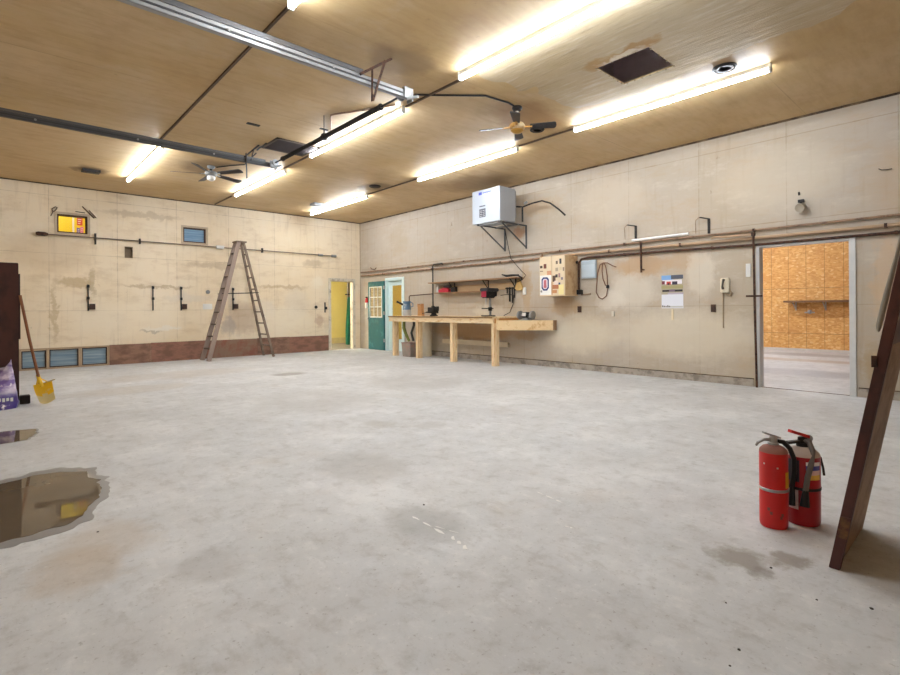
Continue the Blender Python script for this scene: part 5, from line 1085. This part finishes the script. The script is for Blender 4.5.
MB().tube([c1 - Lf * 0.01 - _up * 0.004, c1 - Lf * 0.055 - _up * 0.012, c1 - Lf * 0.09 + tow * 0.01 - _up * 0.045, c1 - Lf * 0.112 + tow * 0.02 - _up * 0.10, c1 - Lf * 0.112 + tow * 0.02 - _up * 0.17, c1 - Lf * 0.10 + tow * 0.02 - _up * 0.25], [0.011, 0.013, 0.013, 0.013, 0.013, 0.013], 10).build('hose', M_black, t, smooth=True)
MB().tube([c1 - Lf * 0.101 + tow * 0.02 - _up * 0.24, c1 - Lf * 0.100 + tow * 0.025 - _up * 0.35], [0.012, 0.016], 10).build('nozzle', M_black, t, smooth=True)
arc_label(t, x1, y1, r1 + 0.0012, ca + 52, ca + 85, 0.225, 0.31, mat('yellow_label', (214, 168, 40), 0.5), 'tag_label')
for da, z in ((-42, 0.345), (12, 0.33), (-15, 0.08), (25, 0.06), (30, 0.075), (-25, 0.1)): arc_label(t, x1, y1, r1 + 0.001, ca + da, ca + da + (7 if z > 0.2 else 11), z, z + (0.008 if z > 0.2 else 0.016), M_offwhite if z > 0.2 else mat('paint_chip', (120, 70, 60), 0.6), 'paint_chip')
x2, y2, r2 = 3.338, 0.755, 0.083
t = extinguisher('fire_extinguisher', x2, y2, r2, 0.375, M_redd, 'darker red extinguisher with red lever and labels, behind its pair')
MB().lathe((x2, y2, 0.377), [(r2, 0), (r2 * 0.96, 0.014), (r2 * 0.78, 0.030), (r2 * 0.5, 0.041), (0.03, 0.046)], (0, 0, 1), 36).build('shoulder', mat('pale_dust', (180, 166, 158), 0.7), t, smooth=True)
MB().lathe((x2, y2, 0.421), [(0.03, 0), (0.03, 0.02), (0.022, 0.022), (0.022, 0.05), (0, 0.055)], (0, 0, 1), 18).build('valve', M_dark, t, smooth=True)
c2 = Vector((x2, y2, 0.458))
MB().bar(c2 - Lf * 0.04 + _up * 0.015, c2 + Lf * 0.07 + _up * 0.05, 0.03, 0.016).build('lever', M_red, t)
MB().bar(c2 - Lf * 0.02 - _up * 0.005, c2 + Lf * 0.085 - _up * 0.015, 0.024, 0.014).build('carry_handle', M_black, t)
MB().lathe(c2 - Lf * 0.035 + _up * 0.01, [(0.02, 0), (0.02, 0.014), (0, 0.015)], tow, 14).build('gauge', M_galv, t)
MB().tube([c2 - Lf * 0.005 + tow * 0.01, c2 - Lf * 0.035 + tow * 0.035 - _up * 0.005, c2 - Lf * 0.052 + tow * 0.07 - _up * 0.045, c2 - Lf * 0.042 + tow * 0.10 - _up * 0.11, c2 - Lf * 0.022 + tow * 0.108 - _up * 0.18, c2 - Lf * 0.010 + tow * 0.11 - _up * 0.255], 0.014, 10).build('hose', mat('grey_black_hose', (104, 98, 94), 0.5), t, smooth=True)
MB().tube([c2 - Lf * 0.011 + tow * 0.11 - _up * 0.25, c2 - Lf * 0.004 + tow * 0.115 - _up * 0.335], [0.014, 0.024], 10).build('nozzle', M_black, t, smooth=True)
MB().tube([c2 - Lf * 0.07 - _up * 0.08, c2 - Lf * 0.10 - _up * 0.10, c2 - Lf * 0.115 - _up * 0.16, c2 - Lf * 0.12 - _up * 0.2], 0.006, 6).build('strap', M_dark, t)
MB().lathe((x2, y2, 0.195), [(r2 + 0.0006, 0), (r2 + 0.003, 0.002), (r2 + 0.003, 0.014), (r2 + 0.0006, 0.016)], (0, 0, 1), 36).build('band', M_dark, t, smooth=True)
arc_label(t, x2, y2, r2 + 0.0012, ca - 62, ca - 12, 0.24, 0.36, mat('charcoal_label', (58, 52, 58), 0.5), 'instruction_label')
arc_label(t, x2, y2, r2 + 0.0012, ca - 50, ca - 16, 0.09, 0.20, mat('pale_label', (206, 196, 190), 0.5, var=0.3, scale=60), 'instruction_label')
for z0, z1, colr in ((0.335, 0.355, (226, 222, 226)), (0.31, 0.335, (80, 90, 170)), (0.285, 0.31, (226, 200, 200)), (0.258, 0.285, (226, 190, 90))): arc_label(t, x2, y2, r2 + 0.0012, ca + 8, ca + 62, z0, z1, mat('class_label_%d_%d' % colr[:2], colr, 0.5), 'class_label')

# ------------------------------------------------------------------ leaning board at the right
t = thing('leaning_board', (3.15, 0.5, 0), 'wide maroon edged wooden board leaning at the right edge', 'board')
k = -0.178
def P(x, z, off=0): return Vector((x, 0.526 + off + k * z, z))
M_mar2 = mat('dark_maroon_paint', (86, 48, 42), 0.45, var=0.15, scale=5, col2=(70, 42, 38), amt=0.4)
def slab(x0, x1, z0, z1, o0, o1): return MB().hexa([P(x0, z0, o0), P(x1, z0, o0), P(x1, z0, o1), P(x0, z0, o1), P(x0, z1, o0), P(x1, z1, o0), P(x1, z1, o1), P(x0, z1, o1)])
slab(2.868, 3.47, 0.004, 2.25, -0.012, 0.012).build('panel', mat('brown_board_face', (164, 134, 110), 0.7, var=0.2, scale=4, col2=(128, 100, 80), amt=0.5), t)
slab(2.836, 2.868, 0.0, 2.25, -0.024, 0.018).build('edge_strip', M_mar2, t, bevel=0.003)
slab(2.868, 3.47, 1.03, 2.25, -0.02, -0.012).build('cross_cleat', M_mar2, t, bevel=0.004)
slab(2.833, 2.84, 0.15, 0.25, -0.0235, 0.0175).build('worn_patch', mat('bare_yellow_wood', (122, 86, 50), 0.6, var=0.4, scale=30, col2=(86, 50, 42), amt=0.8), t)
MB().box((2.822, 0.366, 0.935), (2.836, 0.385, 0.985)).build('latch', M_rust, t)
tag(MB().tube([(2.895, 0.370, 1.088), (2.895, 0.368, 1.11), (2.895, 0.351, 1.20), (2.895, 0.328, 1.314), (2.895, 0.304, 1.434), (2.895, 0.219, 1.9)], [0.005, 0.011, 0.012, 0.010, 0.007, 0.005], 10).build('grey_strap', mat('grey_felt', (150, 144, 132), 0.8), smooth=True), 'grey felt strap hanging along the leaning board', 'strap')
# chips on the floor
M_chip = mat('dark_chip', (58, 50, 44), 0.8)
for i, (x, y, s_) in enumerate([(1.949, 2.394, 0.012), (0.416, 3.321, 0.010), (1.925, 0.626, 0.010), (2.571, 0.354, 0.012), (2.194, 0.76, 0.007), (2.639, 0.721, 0.010), (2.487, 0.516, 0.008), (1.817, 0.619, 0.007)]):
    s_ *= 0.62; mb = MB(); n = 6; a0 = random.random() * 6
    mb.prism([(x + s_ * (0.6 + 0.5 * random.random()) * math.cos(a0 + 2 * PI * k_ / n), y + s_ * (0.6 + 0.5 * random.random()) * math.sin(a0 + 2 * PI * k_ / n), 0.0002) for k_ in range(n)], (0, 0, s_ * 0.5))
    tag(mb.build('debris_chip', M_chip), 'tiny dark chip of debris on the bare concrete floor', 'debris', 'small dark debris chips')
